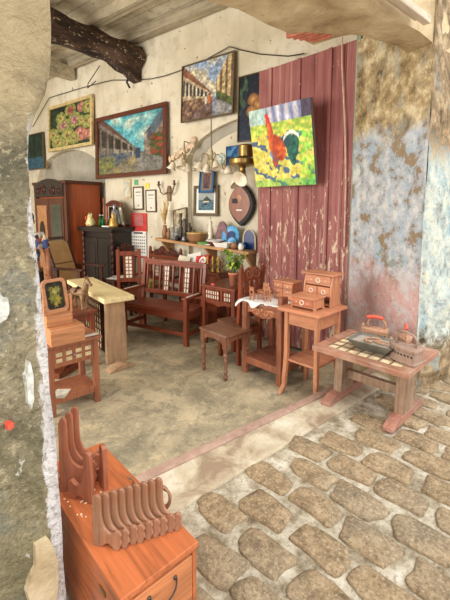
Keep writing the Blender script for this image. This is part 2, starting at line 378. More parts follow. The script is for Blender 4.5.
# ------------------------------------------------------------ mesh builder
class MB:
    def __init__(s): s.bm = bmesh.new()
    def quad(s, pts):
        return s.bm.faces.new([s.bm.verts.new(p) for p in pts])
    def box(s, c, d, rot=None):
        x, y, z = d[0] / 2, d[1] / 2, d[2] / 2
        m = (rot.to_matrix() if hasattr(rot, 'to_matrix') else Matrix.Identity(3)) if rot is not None else Matrix.Identity(3)
        c = Vector(c)
        v = [s.bm.verts.new(c + m @ Vector((a * x, b * y, e * z))) for a in (-1, 1) for b in (-1, 1) for e in (-1, 1)]
        for f in ((0, 1, 3, 2), (4, 6, 7, 5), (0, 4, 5, 1), (2, 3, 7, 6), (0, 2, 6, 4), (1, 5, 7, 3)): s.bm.faces.new([v[i] for i in f])
        return s
    def beam(s, a, b, w, h, up=(0, 0, 1)):      # square bar from a to b
        a, b = Vector(a), Vector(b); d = (b - a).normalized(); u = Vector(up)
        if abs(d.dot(u)) > 0.95: u = Vector((1, 0, 0))
        sd = d.cross(u).normalized(); u = sd.cross(d)
        P = []
        for p in (a, b):
            for i, j in ((-1, -1), (1, -1), (1, 1), (-1, 1)): P.append(s.bm.verts.new(p + sd * (i * w / 2) + u * (j * h / 2)))
        s.bm.faces.new(P[0:4][::-1]); s.bm.faces.new(P[4:8])
        for i in range(4): s.bm.faces.new([P[i], P[(i + 1) % 4], P[4 + (i + 1) % 4], P[4 + i]])
        return s
    def tube(s, pts, r, n=8, cap=True):
        pts = [Vector(p) for p in pts]; rs = r if isinstance(r, (list, tuple)) else [r] * len(pts)
        prev = None; rings = []
        for i, p in enumerate(pts):
            d = (pts[min(i + 1, len(pts) - 1)] - pts[max(i - 1, 0)])
            d = d.normalized() if d.length > 1e-9 else Vector((0, 0, 1))
            if prev is None:
                u = Vector((0, 0, 1)) if abs(d.z) < 0.9 else Vector((1, 0, 0))
                u = (u - d * u.dot(d)).normalized()
            else:
                u = prev - d * prev.dot(d); u = u.normalized() if u.length > 1e-6 else Vector((1, 0, 0))
            prev = u; w = d.cross(u)
            rings.append([s.bm.verts.new(p + (u * math.cos(2 * PI * k / n) + w * math.sin(2 * PI * k / n)) * rs[i]) for k in range(n)])
        for a, b in zip(rings, rings[1:]):
            for k in range(n): s.bm.faces.new([a[k], a[(k + 1) % n], b[(k + 1) % n], b[k]])
        if cap: s.bm.faces.new(rings[0][::-1]); s.bm.faces.new(rings[-1])
        return s
    def lathe(s, prof, c=(0, 0, 0), n=16, axis='z', mat=None):
        rings = []
        c = Vector(c)
        for r, h in prof:
            ring = []
            for k in range(n):
                a = 2 * PI * k / n; p = Vector((r * math.cos(a), r * math.sin(a), h))
                if axis == 'x': p = Vector((h, p.x, p.y))
                if axis == 'y': p = Vector((p.x, h, p.y))
                if mat is not None: p = mat @ p
                ring.append(s.bm.verts.new(c + p))
            rings.append(ring)
        for a, b in zip(rings, rings[1:]):
            for k in range(n): s.bm.faces.new([a[k], a[(k + 1) % n], b[(k + 1) % n], b[k]])
        s.bm.faces.new(rings[0][::-1]); s.bm.faces.new(rings[-1])
        return s
    def prism(s, poly, plane, t0, t1):          # poly 2D; plane 'yz' extrudes in x, 'xz' in y, 'xy' in z
        f = {'yz': lambda a, b, t: (t, a, b), 'xz': lambda a, b, t: (a, t, b), 'xy': lambda a, b, t: (a, b, t)}[plane]
        A = [s.bm.verts.new(f(a, b, t0)) for a, b in poly]; B = [s.bm.verts.new(f(a, b, t1)) for a, b in poly]
        n = len(poly)
        s.bm.faces.new(A[::-1]); s.bm.faces.new(B)
        for i in range(n): s.bm.faces.new([A[i], A[(i + 1) % n], B[(i + 1) % n], B[i]])
        return s
    def ball(s, c, r, n=12, m=8):
        r = r if isinstance(r, (tuple, list)) else (r, r, r)
        v = bmesh.ops.create_uvsphere(s.bm, u_segments=n, v_segments=m, radius=1)['verts']
        for p in v: p.co = Vector(c) + Vector((p.co.x * r[0], p.co.y * r[1], p.co.z * r[2]))
        return s
    def out(s, name, mat, parent=None, bevel=0.0, smooth=False, sub=0, seg=2):
        bm = s.bm
        bmesh.ops.recalc_face_normals(bm, faces=bm.faces)
        me = bpy.data.meshes.new(name); bm.to_mesh(me); bm.free()
        me.materials.append(mat if not isinstance(mat, str) else M[mat])
        if smooth:
            for p in me.polygons: p.use_smooth = True
        o = bpy.data.objects.new(name, me); COL.objects.link(o)
        if parent is not None: o.parent = parent
        if bevel:
            b = o.modifiers.new('bevel', 'BEVEL'); b.width = bevel; b.segments = seg; b.limit_method = 'ANGLE'; b.angle_limit = R(40)
            b.use_clamp_overlap = True
        if sub:
            q = o.modifiers.new('sub', 'SUBSURF'); q.levels = sub; q.render_levels = sub
        return o
def tag(o, label, cat, group=None, kind=None):
    o['label'] = label; o['category'] = cat
    if group: o['group'] = group
    if kind: o['kind'] = kind
    return o
def thing(name, label, cat, loc=(0, 0, 0), rot=0, group=None, tilt=None):
    o = bpy.data.objects.new(name, None); COL.objects.link(o); o.empty_display_size = 0.05
    o.location = loc; o.rotation_euler = tilt if tilt else (0, 0, R(rot))
    return tag(o, label, cat, group)
def place(o, loc, rot=0, tilt=None):
    o.location = loc; o.rotation_euler = tilt if tilt else (0, 0, R(rot)); return o
def struct(o): o['kind'] = 'structure'; return o
def dup(root, loc, rot, label, group=None):
    r = root.copy(); COL.objects.link(r); r.location = loc; r.rotation_euler = (0, 0, R(rot)); r['label'] = label
    if group: r['group'] = group
    for ch in list(root.children):
        c = ch.copy(); COL.objects.link(c); c.parent = r
        for g in list(ch.children):
            d = g.copy(); COL.objects.link(d); d.parent = c
    return r
def scroll(c, r0, turns, a0=0, flip=1, n=18, plane='yz', x=0.0):
    pts = []
    for i in range(n + 1):
        t = i / n; a = a0 + flip * 2 * PI * turns * t; r = r0 * (1 - 0.85 * t)
        u, v = c[0] + r * math.cos(a), c[1] + r * math.sin(a)
        pts.append((x, u, v) if plane == 'yz' else (u, x, v) if plane == 'xz' else (u, v, x))
    return pts
def paint_mesh(w, h, nx, ny, fn, plane='yz', x=0.0):
    """a picture in the local YZ plane facing -x; u runs left to right as seen from -x"""
    bm = bmesh.new(); lay = bm.verts.layers.float_color.new('paint'); vs = []
    for j in range(ny + 1):
        row = []
        for i in range(nx + 1):
            u, v = i / nx, j / ny
            q = bm.verts.new((x, (0.5 - u) * w, (v - 0.5) * h)); c = fn(u, v)
            q[lay] = (*lin(tuple(max(0, min(255, k)) for k in c)), 1.0); row.append(q)
        vs.append(row)
    for j in range(ny):
        for i in range(nx): bm.faces.new([vs[j][i], vs[j + 1][i], vs[j + 1][i + 1], vs[j][i + 1]])
    b = MB(); b.bm.free(); b.bm = bm
    return b
def nz(x, y, s=1.0, k=0.0): return noise.noise(Vector((x * s + k, y * s - k, k * 1.7)))
def mixc(a, b, t):
    t = max(0.0, min(1.0, t)); return tuple(a[i] * (1 - t) + b[i] * t for i in range(3))
def picture(name, label, w, h, fn, loc, rot, frame, fw=0.05, ft=0.04, nx=70, ny=60, tilt=0.0, group=None, cat='painting', mount=None):
    t = thing(name, label, cat, loc, rot, group)
    t.rotation_euler = (0, R(tilt), R(rot))
    f = MB()
    f.box((-ft / 2, 0, h / 2 + fw / 2), (ft, w + 2 * fw, fw)); f.box((-ft / 2, 0, -h / 2 - fw / 2), (ft, w + 2 * fw, fw))
    f.box((-ft / 2, w / 2 + fw / 2, 0), (ft, fw, h)); f.box((-ft / 2, -w / 2 - fw / 2, 0), (ft, fw, h))
    f.out('frame', frame, t, 0.004)
    if mount:
        k = MB(); m_ = mount
        k.box((-ft * 0.35, 0, 0), (0.006, w, h)); k.out('mount', 'white', t)
        w, h = w - 2 * m_, h - 2 * m_
    pb = paint_mesh(w, h, nx, ny, fn, x=-ft * 0.35 - 0.004); pb.out('canvas', 'paint', t)
    if not mount:
        MB().box((-ft * 0.2, 0, 0), (0.008, w, h)).out('backing', 'frame_d', t)
    return t

# ------------------------------------------------------------ setting
ST = 0.16                                   # street level above the shop floor
AX = Vector((0.978, -0.208, 0)); AN = Vector((-0.208, -0.978, 0))   # along the facade / towards the street
def fp(p0, s, n=0.0, z=0.0):
    q = Vector((p0[0], p0[1], 0)) + AX * s + AN * n; return (q.x, q.y, z)
IN0 = (1.32, 1.74)                          # a point on the inner edge of the sill
# shop floor
b = MB(); N = 60
b.quad([(-3.2, 1.2, 0), (4.9, 0.6, 0), (4.9, 9.8, 0), (-3.2, 9.8, 0)])
struct(b.out('floor', 'floor'))
# sill slab and its reddish inner edge
b = MB(); b.prism([fp(IN0, -1.0, 0.075)[:2], fp(IN0, 3.2, 0.255)[:2], fp(IN0, 3.2, 0.42)[:2], fp(IN0, -1.0, 0.42)[:2]], 'xy', 0.0, ST + 0.012)
struct(b.out('trim_1', 'sill', None, 0.012))
b = MB(); b.prism([fp(IN0, -1.0, 0.0)[:2], fp(IN0, 3.2, 0.18)[:2], fp(IN0, 3.2, 0.255)[:2], fp(IN0, -1.0, 0.075)[:2]], 'xy', 0.0, ST + 0.018)
struct(b.out('trim_2', 'edge', None, 0.012))
# street bed
b = MB(); b.prism([fp(IN0, -5, 0.42)[:2], fp(IN0, 5.5, 0.42)[:2], fp(IN0, 5.5, 5)[:2], fp(IN0, -5, 5)[:2]], 'xy', -0.1, ST - 0.006)
struct(b.out('floor_street', 'mortar'))
# cobbles: one paved surface of separate worn stones
b = MB(); rc = random.Random(3)
ang = R(8.0); du = Vector((math.sin(ang), math.cos(ang), 0)); dv = Vector((math.cos(ang), -math.sin(ang), 0))
LN, WD = 0.30, 0.195
for c in range(-14, 26):
    for r in range(-10, 14):
        o = Vector((1.2, 1.0, 0)) + dv * (c * (WD + 0.005)) + du * ((r + 0.5 * (c % 2)) * (LN + 0.012)) + dv * rc.uniform(-.012, .012) + du * rc.uniform(-.02, .02)
        dn = (o - Vector((IN0[0], IN0[1], 0))).dot(AN)
        if dn < 0.52 or dn > 3.6 or (o.x < 0.74 and dn < 0.75): continue
        if abs(o.x) > 6: continue
        l2 = LN * rc.uniform(0.42, 0.485); w2 = WD * rc.uniform(0.395, 0.47); hh = rc.uniform(0.008, 0.022)
        n = 20; ph = rc.uniform(0, 6)
        base = []; mid = []; top = []; top2 = []
        yawj = rc.uniform(-0.07, 0.07)
        for k in range(n):
            a = 2 * PI * k / n; ca, sa = math.cos(a), math.sin(a)
            e = 0.46
            x_ = math.copysign(abs(ca) ** e, ca) * l2; y_ = math.copysign(abs(sa) ** e, sa) * w2
            j = 1 + 0.07 * math.sin(3 * a + ph) + 0.05 * math.sin(5 * a + 2 * ph) + rc.uniform(-.03, .03)
            x_, y_ = x_ * j, y_ * j
            x_, y_ = x_ * math.cos(yawj) - y_ * math.sin(yawj), x_ * math.sin(yawj) + y_ * math.cos(yawj)
            p = o + du * x_ + dv * y_
            q = o + du * x_ * .93 + dv * y_ * .92; q2 = o + du * x_ * .6 + dv * y_ * .6
            base.append(b.bm.verts.new((p.x, p.y, ST - 0.02))); mid.append(b.bm.verts.new((p.x, p.y, ST + hh * 0.35)))
            top.append(b.bm.verts.new((q.x, q.y, ST + hh * 0.85 + rc.uniform(-.002, .002)))); top2.append(b.bm.verts.new((q2.x, q2.y, ST + hh + rc.uniform(-.003, .003))))
        for A, Bq in ((base, mid), (mid, top), (top, top2)):
            for k in range(n): b.bm.faces.new([A[k], A[(k + 1) % n], Bq[(k + 1) % n], Bq[k]])
        b.bm.faces.new(top2)
o_ = b.out('floor_cobbles', 'stone', None, smooth=True); struct(o_)

# right wall with two blind arches
XW = 4.45; ZC = 4.5
def arch_z(y):
    d1 = (y - 7.67) / 1.32
    d2 = (y - 2.75) / 1.45
    if abs(d1) < 1: return 1, 2.28 + 0.68 * math.sqrt(1 - d1 * d1)
    if abs(d2) < 1: return 2, 2.42 + 0.60 * math.sqrt(1 - d2 * d2)
    return 0, 0
b = MB(); bn = MB(); ys = [0.7 + i * 0.06 for i in range(153)]
dep = {1: 0.14, 2: 0.09}; pk = 0
for y0, y1 in zip(ys, ys[1:]):
    k0, z0 = arch_z(y0); k1, z1 = arch_z(y1)
    kk, zz = arch_z((y0 + y1) / 2)
    if kk != pk: b.quad([(XW, y0, 0), (XW + 0.15, y0, 0), (XW + 0.15, y0, 3.1), (XW, y0, 3.1)])
    pk = kk
    if not kk: b.quad([(XW, y0, 0), (XW, y1, 0), (XW, y1, ZC + .3), (XW, y0, ZC + .3)])
    else:
        za = z0 if k0 == kk else zz - 0.05; zb = z1 if k1 == kk else zz - 0.05
        d = dep[kk]
        b.quad([(XW, y0, za), (XW, y1, zb), (XW, y1, ZC + .3), (XW, y0, ZC + .3)])
        (bn if kk == 1 else b).quad([(XW + d, y0, 0), (XW + d, y1, 0), (XW + d, y1, zb), (XW + d, y0, za)])
        b.quad([(XW, y0, za), (XW + d, y0, za), (XW + d, y1, zb), (XW, y1, zb)])
b.box((XW + 0.27, 5.2, 2.4), (0.14, 9.4, 4.8))
wr = struct(b.out('wall_right', 'wall'))
o_ = bn.out('blind_arch_infill', 'niche', wr)
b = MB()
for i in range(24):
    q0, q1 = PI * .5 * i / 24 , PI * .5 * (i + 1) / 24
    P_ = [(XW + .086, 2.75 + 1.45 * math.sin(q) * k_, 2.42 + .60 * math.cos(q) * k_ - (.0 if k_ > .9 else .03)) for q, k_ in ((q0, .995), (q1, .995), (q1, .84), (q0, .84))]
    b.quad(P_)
b.out('arch_shadow_band', 'niche', wr).name = 'painted_shade_band'  # soffit shade along the second arch, painted as a grey band
struct(MB().box((0.8, 9.75, 2.4), (8.2, 0.2, 4.8)).out('wall_back', 'wall'))
# ceiling boards and joists
struct(MB().box((0.8, 5.2, ZC + 0.16), (8.2, 9.4, 0.08)).out('ceiling', 'ceiling'))
jw = wood('limewashed joist', (184, 172, 148), 'y', 0.8, 0.35, 10, 0.3, (110, 94, 74)); k = 3
for x in (4.34, 3.62, 2.85, 2.1, 1.35, 0.6, -0.3, -1.2, -2.1):
    j = MB(); j.box((x, 5.2, ZC + 0.05), (0.16, 9.0, 0.16)); struct(j.out('trim_%d' % k, jw, None, 0.015)); k += 1
# old log beam into the right wall with its corbel
b = MB(); pts = []; rr = []
for i in range(60):
    x = 4.43 - i * 0.1
    pts.append((x, 5.3 + 0.02 * math.sin(i * .31), 4.22 + 0.02 * math.sin(i * 0.21))); rr.append(0.205 + 0.015 * math.sin(i * .5))
b.tube(pts, rr, 20)
for v_ in b.bm.verts: v_.co += Vector((0, 1, 1)) * 0.0 + (v_.co - Vector((v_.co.x, 5.3, 4.22))) * (0.22 * noise.noise(v_.co * 4) + .1 * noise.noise(v_.co * 11))
o_ = struct(b.out('trim_%d' % k, 'beam', None, smooth=True)); k += 1
b = MB(); b.prism([(4.43, 4.12), (3.86, 4.12), (3.90, 4.04), (4.05, 3.97), (4.22, 3.95), (4.32, 3.88), (4.43, 3.86)], 'xz', 5.2, 5.4)
b.out('corbel', 'beam', o_, 0.01)
# second pale tie seen under the log
struct(MB().box((1.4, 7.2, ZC - 0.12), (6.0, 0.18, 0.24)).out('trim_%d' % k, jw, None, 0.02)); k += 1

# street wall: left pier, lintel, right side
C0 = (3.45, 0.62)
def fl(x):      # facade plane y at x
    return C0[1] + (C0[0] - x) * 0.2127
b = MB()
prof = [(0.0, .640), (0.3, .637), (0.62, .634), (1.0, .628), (1.31, .618), (1.63, .604), (1.9, .592), (2.0, .602), (2.06, .632), (2.14, .668), (2.3, .684), (2.8, .70), (3.12, .80)]
levels = []
nzl = 44
for i in range(nzl + 1):
    z = 3.1 * i / nzl
    for (za, xa), (zb, xb) in zip(prof, prof[1:]):
        if za <= z <= zb and zb > za: xe = xa + (xb - xa) * (z - za) / (zb - za); break
    yf = fl(xe)
    ring = []
    def P(x, y, jit):
        q = Vector((x, y, z)); d = noise.noise(q * 5) * 0.012 * jit + noise.noise(q * 14) * 0.005 * jit
        return (x + d, y + d, z)
    xs = [-0.9, -0.5, -0.2, 0.05, 0.2, 0.3, 0.38, 0.44, 0.49, 0.535, 0.57]
    for x in xs: ring.append(P(x * xe / .61 if x > 0 else x, fl(x), 1))
    ring.append(P(xe - 0.012, yf + 0.004, 1)); ring.append(P(xe, yf + 0.03, 1))
    for t in (0.1, 0.2, 0.32, 0.45, 0.62): ring.append(P(xe - 0.06 * t, yf + t, 1))
    ring.append((-0.9, fl(-0.9) + 0.62, z))
    levels.append([b.bm.verts.new(p) for p in ring])
for A, Bq in zip(levels, levels[1:]):
    n = len(A)
    for i in range(n): b.bm.faces.new([A[i], A[(i + 1) % n], Bq[(i + 1) % n], Bq[i]])
b.bm.faces.new(levels[-1]); b.bm.faces.new(levels[0][::-1])
pier = struct(b.out('wall_left', 'pier', None, smooth=True))
# chipped white lime patch and small red paint dab on the pier
def dab(c, rx, rz, mat, nm, sd):
    q = MB(); r_ = random.Random(sd); poly = []
    for i in range(16):
        a = 2 * PI * i / 16; j = r_.uniform(.65, 1.1); poly.append((c[0] + rx * j * math.cos(a), c[1] + rz * j * math.sin(a)))
    vs = []
    A = [q.bm.verts.new((x, fl(x) - 0.016, z)) for x, z in poly]; Bv = [q.bm.verts.new((x, fl(x) + 0.02, z)) for x, z in poly]
    q.bm.faces.new(A)
    for i in range(16): q.bm.faces.new([A[i], A[(i + 1) % 16], Bv[(i + 1) % 16], Bv[i]])
    return q.out(nm, mat, pier)
dab((0.482, 1.06), 0.012, 0.014, 'grip', 'red_paint_dab', 1)
dab((0.475, 1.45), 0.024, 0.06, 'limewash', 'lime_patch', 2)
dab((0.545, 1.18), 0.013, 0.085, 'limewash', 'lime_patch', 3)
dab((0.55, 0.45), 0.05, 0.16, 'soffit', 'render_patch', 5)

# lintel block with a rough soffit, a little higher at the inner right end
b = MB(); nxs = 40
HZ = (3.98, 1.40)
def soff(s, n):                      # s along facade from inner origin, n 0 inner .. 1 outer
    z = 3.03
    if s > 1.75 and n < 0.6: z += (s - 1.75) * 1.5 * (0.6 - n) / 0.6
    return z
rows = []
for i in range(nxs + 1):
    s = -1.3 + i * (5.4 / nxs); row = []
    for j in range(9):
        n = j / 8; p = fp(IN0, s, n * 0.64)
        jit = noise.noise(Vector((p[0] * 3, p[1] * 3, 1))) * 0.03 + noise.noise(Vector((p[0] * 9, p[1] * 9, 4))) * 0.012
        row.append(b.bm.verts.new((p[0], p[1], soff(s, n) + jit)))
    rows.append(row)
topi = [b.bm.verts.new(fp(IN0, -1.3 + i * (5.4 / nxs), 0.0, 4.9)) for i in range(nxs + 1)]
topo = [b.bm.verts.new(fp(IN0, -1.3 + i * (5.4 / nxs), 0.64, 4.9)) for i in range(nxs + 1)]
for i in range(nxs):
    for j in range(8): b.bm.faces.new([rows[i][j], rows[i + 1][j], rows[i + 1][j + 1], rows[i][j + 1]])
    b.bm.faces.new([rows[i][0], rows[i + 1][0], topi[i + 1], topi[i]]); b.bm.faces.new([rows[i][8], rows[i + 1][8], topo[i + 1], topo[i]])
    b.bm.faces.new([topi[i], topi[i + 1], topo[i + 1], topo[i]])
struct(b.out('wall_front', 'soffit', None, smooth=False))
# broken brick patch on the soffit edge
b = MB()
for i in range(5):
    p = fp(IN0, 1.42 + i * 0.05, 0.03 + 0.02 * i); b.box((p[0], p[1], soff(1.5, 0) + 0.025), (0.035, 0.16, 0.06))
struct(b.out('trim_%d' % k, plain('broken brick', (186, 112, 92), 0.9), None, 0.006)); k += 1
# pale timber lintel board at the outer edge
b = MB()
for dz, dn in ((0.0, 0.0), (0.05, -0.06), (0.09, -0.14)):
    a = fp(C0, -1.2, 0.02 + dn + 0.08, 3.03 + dz); c = fp(C0, -0.38, 0.02 + dn + 0.08, 3.03 + dz)
    b.beam(a, c, 0.05, 0.05)
struct(b.out('trim_%d' % k, wood('pale lintel timber', (206, 190, 168), 'x', 0.7, 0.2), None, 0.006)); k += 1

# right jamb (splayed) and facade beyond, displaced plaster sheets with real depth
def sheet(name, mat, a, c, z0, z1, nu, nv, amp, back, bulge=None):
    q = MB(); a, c = Vector((*a, 0)), Vector((*c, 0)); d = (c - a); nrm = Vector((-d.y, d.x, 0)).normalized()
    if nrm.dot(Vector((0, 0, 0)) - (a + c) / 2) < 0: nrm = -nrm
    F = []
    for i in range(nu + 1):
        row = []
        for j in range(nv + 1):
            u, v = i / nu, j / nv; p = a + d * u; z = z0 + (z1 - z0) * v
            w = Vector((p.x, p.y, z)); h = noise.noise(w * 2.2) * amp + noise.noise(w * 7) * amp * 0.4 + noise.noise(w * 19) * amp * 0.15
            if bulge: h += bulge(u, z, w)
            edge = min(u, 1 - u)
            if edge < 0.06 and not bulge: h *= edge / 0.06
            row.append(q.bm.verts.new(p + nrm * h + Vector((0, 0, z))))
        F.append(row)
    for i in range(nu):
        for j in range(nv): q.bm.faces.new([F[i][j], F[i + 1][j], F[i + 1][j + 1], F[i][j + 1]])
    du_ = d.normalized() * 0.35
    K = [q.bm.verts.new(p) for p in (a + du_ - nrm * back + Vector((0, 0, z0)), c - du_ - nrm * back + Vector((0, 0, z0)), c - du_ - nrm * back + Vector((0, 0, z1)), a + du_ - nrm * back + Vector((0, 0, z1)))]
    q.bm.faces.new(K)
    return struct(q.out(name, mat, None, smooth=True))
sheet('wall_jamb', 'jamb', HZ, C0, 0.0, 3.4, 46, 110, 0.018, 0.3)
def fac_bulge(u, z, w):
    h = 0.0
    lim = 0.16 + 0.05 * noise.noise(Vector((0, 0, z * 2.5)))
    lay = 2.2 - abs(u - 0.13) * 5 + 0.15 * noise.noise(w * 5) - z
    if u > 0.03 and z > 0.5: h += 0.022 * max(0.0, min(1.0, lay * 8))            # thick limewash layer
    if u > 0.07 and z < 0.95 + 0.2 * noise.noise(w * 4): h += min(1, (u - .07) / .06) * (0.06 + 0.05 * noise.noise(w * 9))   # rubble foot
    return h
end = fp(C0, 2.4)
sheet('wall_street', 'facade', C0, end[:2], -0.05, 4.9, 120, 150, 0.03, 0.25, fac_bulge)
# fill behind the jamb (return to the shop wall)
struct(MB().prism([(HZ[0] + 0.05, HZ[1] + 0.03), (4.9, 1.25), (4.9, 0.5), (3.9, 0.72)], 'xy', 0, 4.9).out('wall_return', 'wall'))

# red door leaf folded back
DA = R(8.0); dd = Vector((math.sin(DA), math.cos(DA), 0))
door = bpy.data.objects.new('door_1', None); COL.objects.link(door); door.location = (HZ[0] + 0.06, HZ[1] + 0.03, 0.03); door.rotation_euler = (0, 0, -DA); struct(door)
edges = [0.0, 0.115, 0.30, 0.50, 0.70, 0.91, 1.12, 1.31]
for i, (a, c) in enumerate(zip(edges, edges[1:])):
    MB().box((0.03, (a + c) / 2, 1.71), (0.045 - 0.006 * (i % 2), c - a - 0.004, 3.42)).out('board', 'door', door, 0.004)
b = MB()
for e in edges[2:-1:2]: b.box((0.0, e, 1.71), (0.02, 0.045, 3.42))
b.out('cover_strip', 'door', door, 0.004)
MB().box((0.07, 0.655, 0.5), (0.04, 1.28, 0.14)).box((0.07, 0.655, 2.9), (0.04, 1.28, 0.14)).out('ledge', 'door', door)
MB().box((0.0, -0.035, 1.75), (0.07, 0.05, 3.5)).out('door_frame', wood('green worn frame', (142, 158, 140), 'z', 0.7, 0.3, 20, 0.5, (210, 200, 180)), door, 0.006)
b = MB(); b.tube([(-.02, 0.16, 3.5), (-.02, 0.15, 3.2), (-.022, 0.12, 2.9), (-.022, 0.085, 2.5), (-.02, 0.06, 2.0), (-.02, 0.05, 1.3)], 0.009, 6)
b.out('hanging_cord', plain('pale cord', (206, 168, 150)), door)

# power cable strung over the paintings
b = MB()
b.tube([(4.42, 9.0, 3.6), (4.41, 8.18, 4.1), (4.41, 7.17, 4.08), (4.41, 6.49, 4.06), (4.41, 5.97, 4.03), (4.41, 5.45, 3.93), (4.41, 4.96, 3.85), (4.41, 4.61, 3.83), (4.41, 4.26, 3.84), (4.41, 3.77, 3.88), (4.40, 3.32, 3.95), (4.41, 3.15, 3.87), (4.41, 2.83, 3.74), (4.41, 2.42, 3.62), (4.41, 2.2, 3.6)], 0.007, 6)
tag(b.out('cable', 'wire'), 'thin black power cable looped along the cream wall above the paintings', 'cable')
b = MB(); b.tube([(4.40, 5.42, 4.1), (4.3, 5.42, 3.86), (4.36, 5.42, 3.78)], 0.02, 6)
b.tube([(4.4, 6.3, 4.35), (4.2, 6.4, 4.0), (4.25, 6.5, 3.95), (4.3, 6.3, 4.05)], 0.008, 5)
tag(b.out('cable', 'wire'), 'dangling black cable end beneath the end of the log beam', 'cable')
#PART2

# ------------------------------------------------------------ paintings
def street_fn(u, v):
    hx, hy = 0.66, 0.36
    sky = mixc((150, 208, 214), (76, 172, 190), v)
    c = mixc(sky, (206, 222, 206), 1.6 * nz(u, v, 5, 3) + 0.1)
    if v < hy + 0.02 or True:
        # street
        if v < hy and abs(u - hx) < (hy - v) * 1.9 + 0.02:
            c = mixc((122, 122, 122), (160, 150, 136), nz(u, v, 9, 1) + .4)
    # left row of houses
    t = (hx - 0.03 - u) / (hx - 0.03)
    if t > 0:
        top = hy + 0.04 + t * 0.72; bot = hy - 0.03 - t * 0.36
        if bot < v < top:
            f = (v - bot) / (top - bot)
            c = (160, 152, 140) if int(u * 26) % 3 else (118, 108, 96)
            if f > 0.88: c = (106, 66, 54)
            elif 0.48 < f < 0.80 and t > .10: c = (58, 50, 46) if int(t * 22) % 4 else (140, 128, 112)
            elif f < 0.36: c = mixc((120, 116, 108), (70, 88, 116), nz(u, v, 14, 2) + .5)
            if t > .62: c = mixc(c, (96, 88, 80), .35)
            if t > .55 and f < .3: c = mixc(c, (146, 150, 70), .5 + nz(u, v, 16, 7))
        elif v <= bot: c = mixc((128, 120, 108), (150, 140, 92), nz(u, v, 9, 5) + .4)
    # right house with vines
    t = (u - 0.72) / 0.28
    if t > 0:
        top = hy + 0.26 + t * 0.42; bot = hy - 0.04 - t * 0.12
        if bot < v < top:
            c = mixc((176, 166, 150), (112, 96, 84), 0.5 + nz(u, v, 12, 8))
            if v > top - .22 and t > .2: c = (92, 104, 118)
            if v < 0.62 and t > .35: c = mixc((62, 88, 44), (168, 70, 50), nz(u, v, 18, 4) + .45)
        elif v <= bot: c = (126, 124, 116)
    # carriage
    if 0.60 < u < 0.68 and 0.24 < v < 0.42: c = (54, 70, 96)
    if 0.55 < u < 0.58 and 0.26 < v < 0.36: c = (190, 170, 130)
    k_ = 1 + .34 * nz(u, v, 34, 9) + .2 * nz(u, v, 12, 4); return tuple(k * k_ * .88 for k in c)
def lane_fn(u, v):
    hx, hy = 0.64, 0.34
    c = mixc((150, 172, 206), (206, 196, 170), 0.5 + 1.5 * nz(u, v, 4, 6))
    if v < hy and abs(u - hx) < (hy - v) * 2.2: c = mixc((150, 160, 186), (120, 120, 130), nz(u, v, 8, 2) + .5)
    t = (hx - 0.02 - u) / (hx - 0.02)
    if t > 0:
        top = hy + 0.06 + t * 0.62; bot = hy - 0.04 - t * 0.34
        if bot < v < top:
            f = (v - bot) / (top - bot)
            c = (196, 176, 142)
            if f > 0.84: c = (138, 92, 72)
            elif 0.48 < f < 0.76: c = (70, 60, 62) if int(t * 16) % 2 else (210, 200, 176)
            elif f < 0.4: c = mixc((96, 70, 62), (168, 138, 104), nz(u, v, 14, 3) + .4)
        elif v <= bot: c = mixc((128, 108, 104), (96, 70, 60), nz(u, v, 8, 4) + .4)
    t = (u - 0.68) / 0.32
    if t > 0:
        top = hy + 0.3 + t * 0.5; bot = hy - 0.03 - t * 0.2
        if bot < v < top:
            c = (206, 182, 128) if int(u * 40) % 4 < 2 else (124, 100, 86)
            if v < bot + .14: c = (86, 96, 56)
        elif v <= bot: c = (150, 148, 150)
    if (u - .56) ** 2 / .0009 + (v - .32) ** 2 / .006 < 1: c = (196, 110, 62)
    if (u - .49) ** 2 / .0006 + (v - .3) ** 2 / .005 < 1: c = (206, 196, 180)
    k_ = 1 + .4 * nz(u, v, 30, 5) + .2 * nz(u, v, 12, 4); return tuple(k * k_ * .92 for k in c)
FLW = [(.52, .86, .13, 0), (.33, .54, .15, 1), (.62, .60, .15, 1), (.79, .87, .10, 2), (.45, .27, .16, 3), (.76, .24, .14, 2), (.2, .14, .15, 3), (.9, .5, .13, 3), (.08, .35, .13, 3), (.6, .16, .12, 3), (.93, .84, .13, 3), (.28, .72, .12, 3), (.78, .55, .10, 3), (.93, .2, .1, 2), (.4, .1, .1, 3)]
def flower_fn(u, v):
    c = mixc((34, 44, 34), (54, 74, 50), nz(u, v, 7, 2) + .5)
    for x, y, r, k in FLW:
        r *= 1.22
        d = math.hypot((u - x) * 1.15, v - y); a = math.atan2(v - y, u - x)
        rr = r * (1 + .05 * math.cos(7 * a + x * 9))
        if d < rr:
            t = d / rr
            outer = (166, 168, 96) if k != 2 else (206, 124, 118); inner = [(176, 84, 84), (206, 140, 150), (226, 150, 140), (200, 186, 110)][k]
            c = mixc(inner, outer, (t - .35) * 2.2); c = mixc(c, (90, 104, 56), .5 * abs(math.sin(8 * a)) * t)
            if t < .25: c = mixc(c, (120, 56, 62), .6)
    k_ = .92 + .45 * nz(u, v, 22, 3); return tuple(k * k_ for k in c)
def fruit_fn(u, v):
    c = mixc((34, 44, 66), (24, 30, 40), v)
    for x, y, r in ((.45, .62, .16), (.6, .52, .18), (.42, .44, .17), (.62, .36, .16), (.5, .27, .16), (.72, .62, .13)):
        d = math.hypot((u - x) * .55, v - y)
        if d < r * .6: c = mixc((206, 160, 92), (120, 74, 46), d / r * 1.5)
    if u < .3 and v > .4 and nz(u, v, 8, 1) > .05: c = (62, 84, 60)
    return tuple(k + 22 * nz(u, v, 18, 7) for k in c)
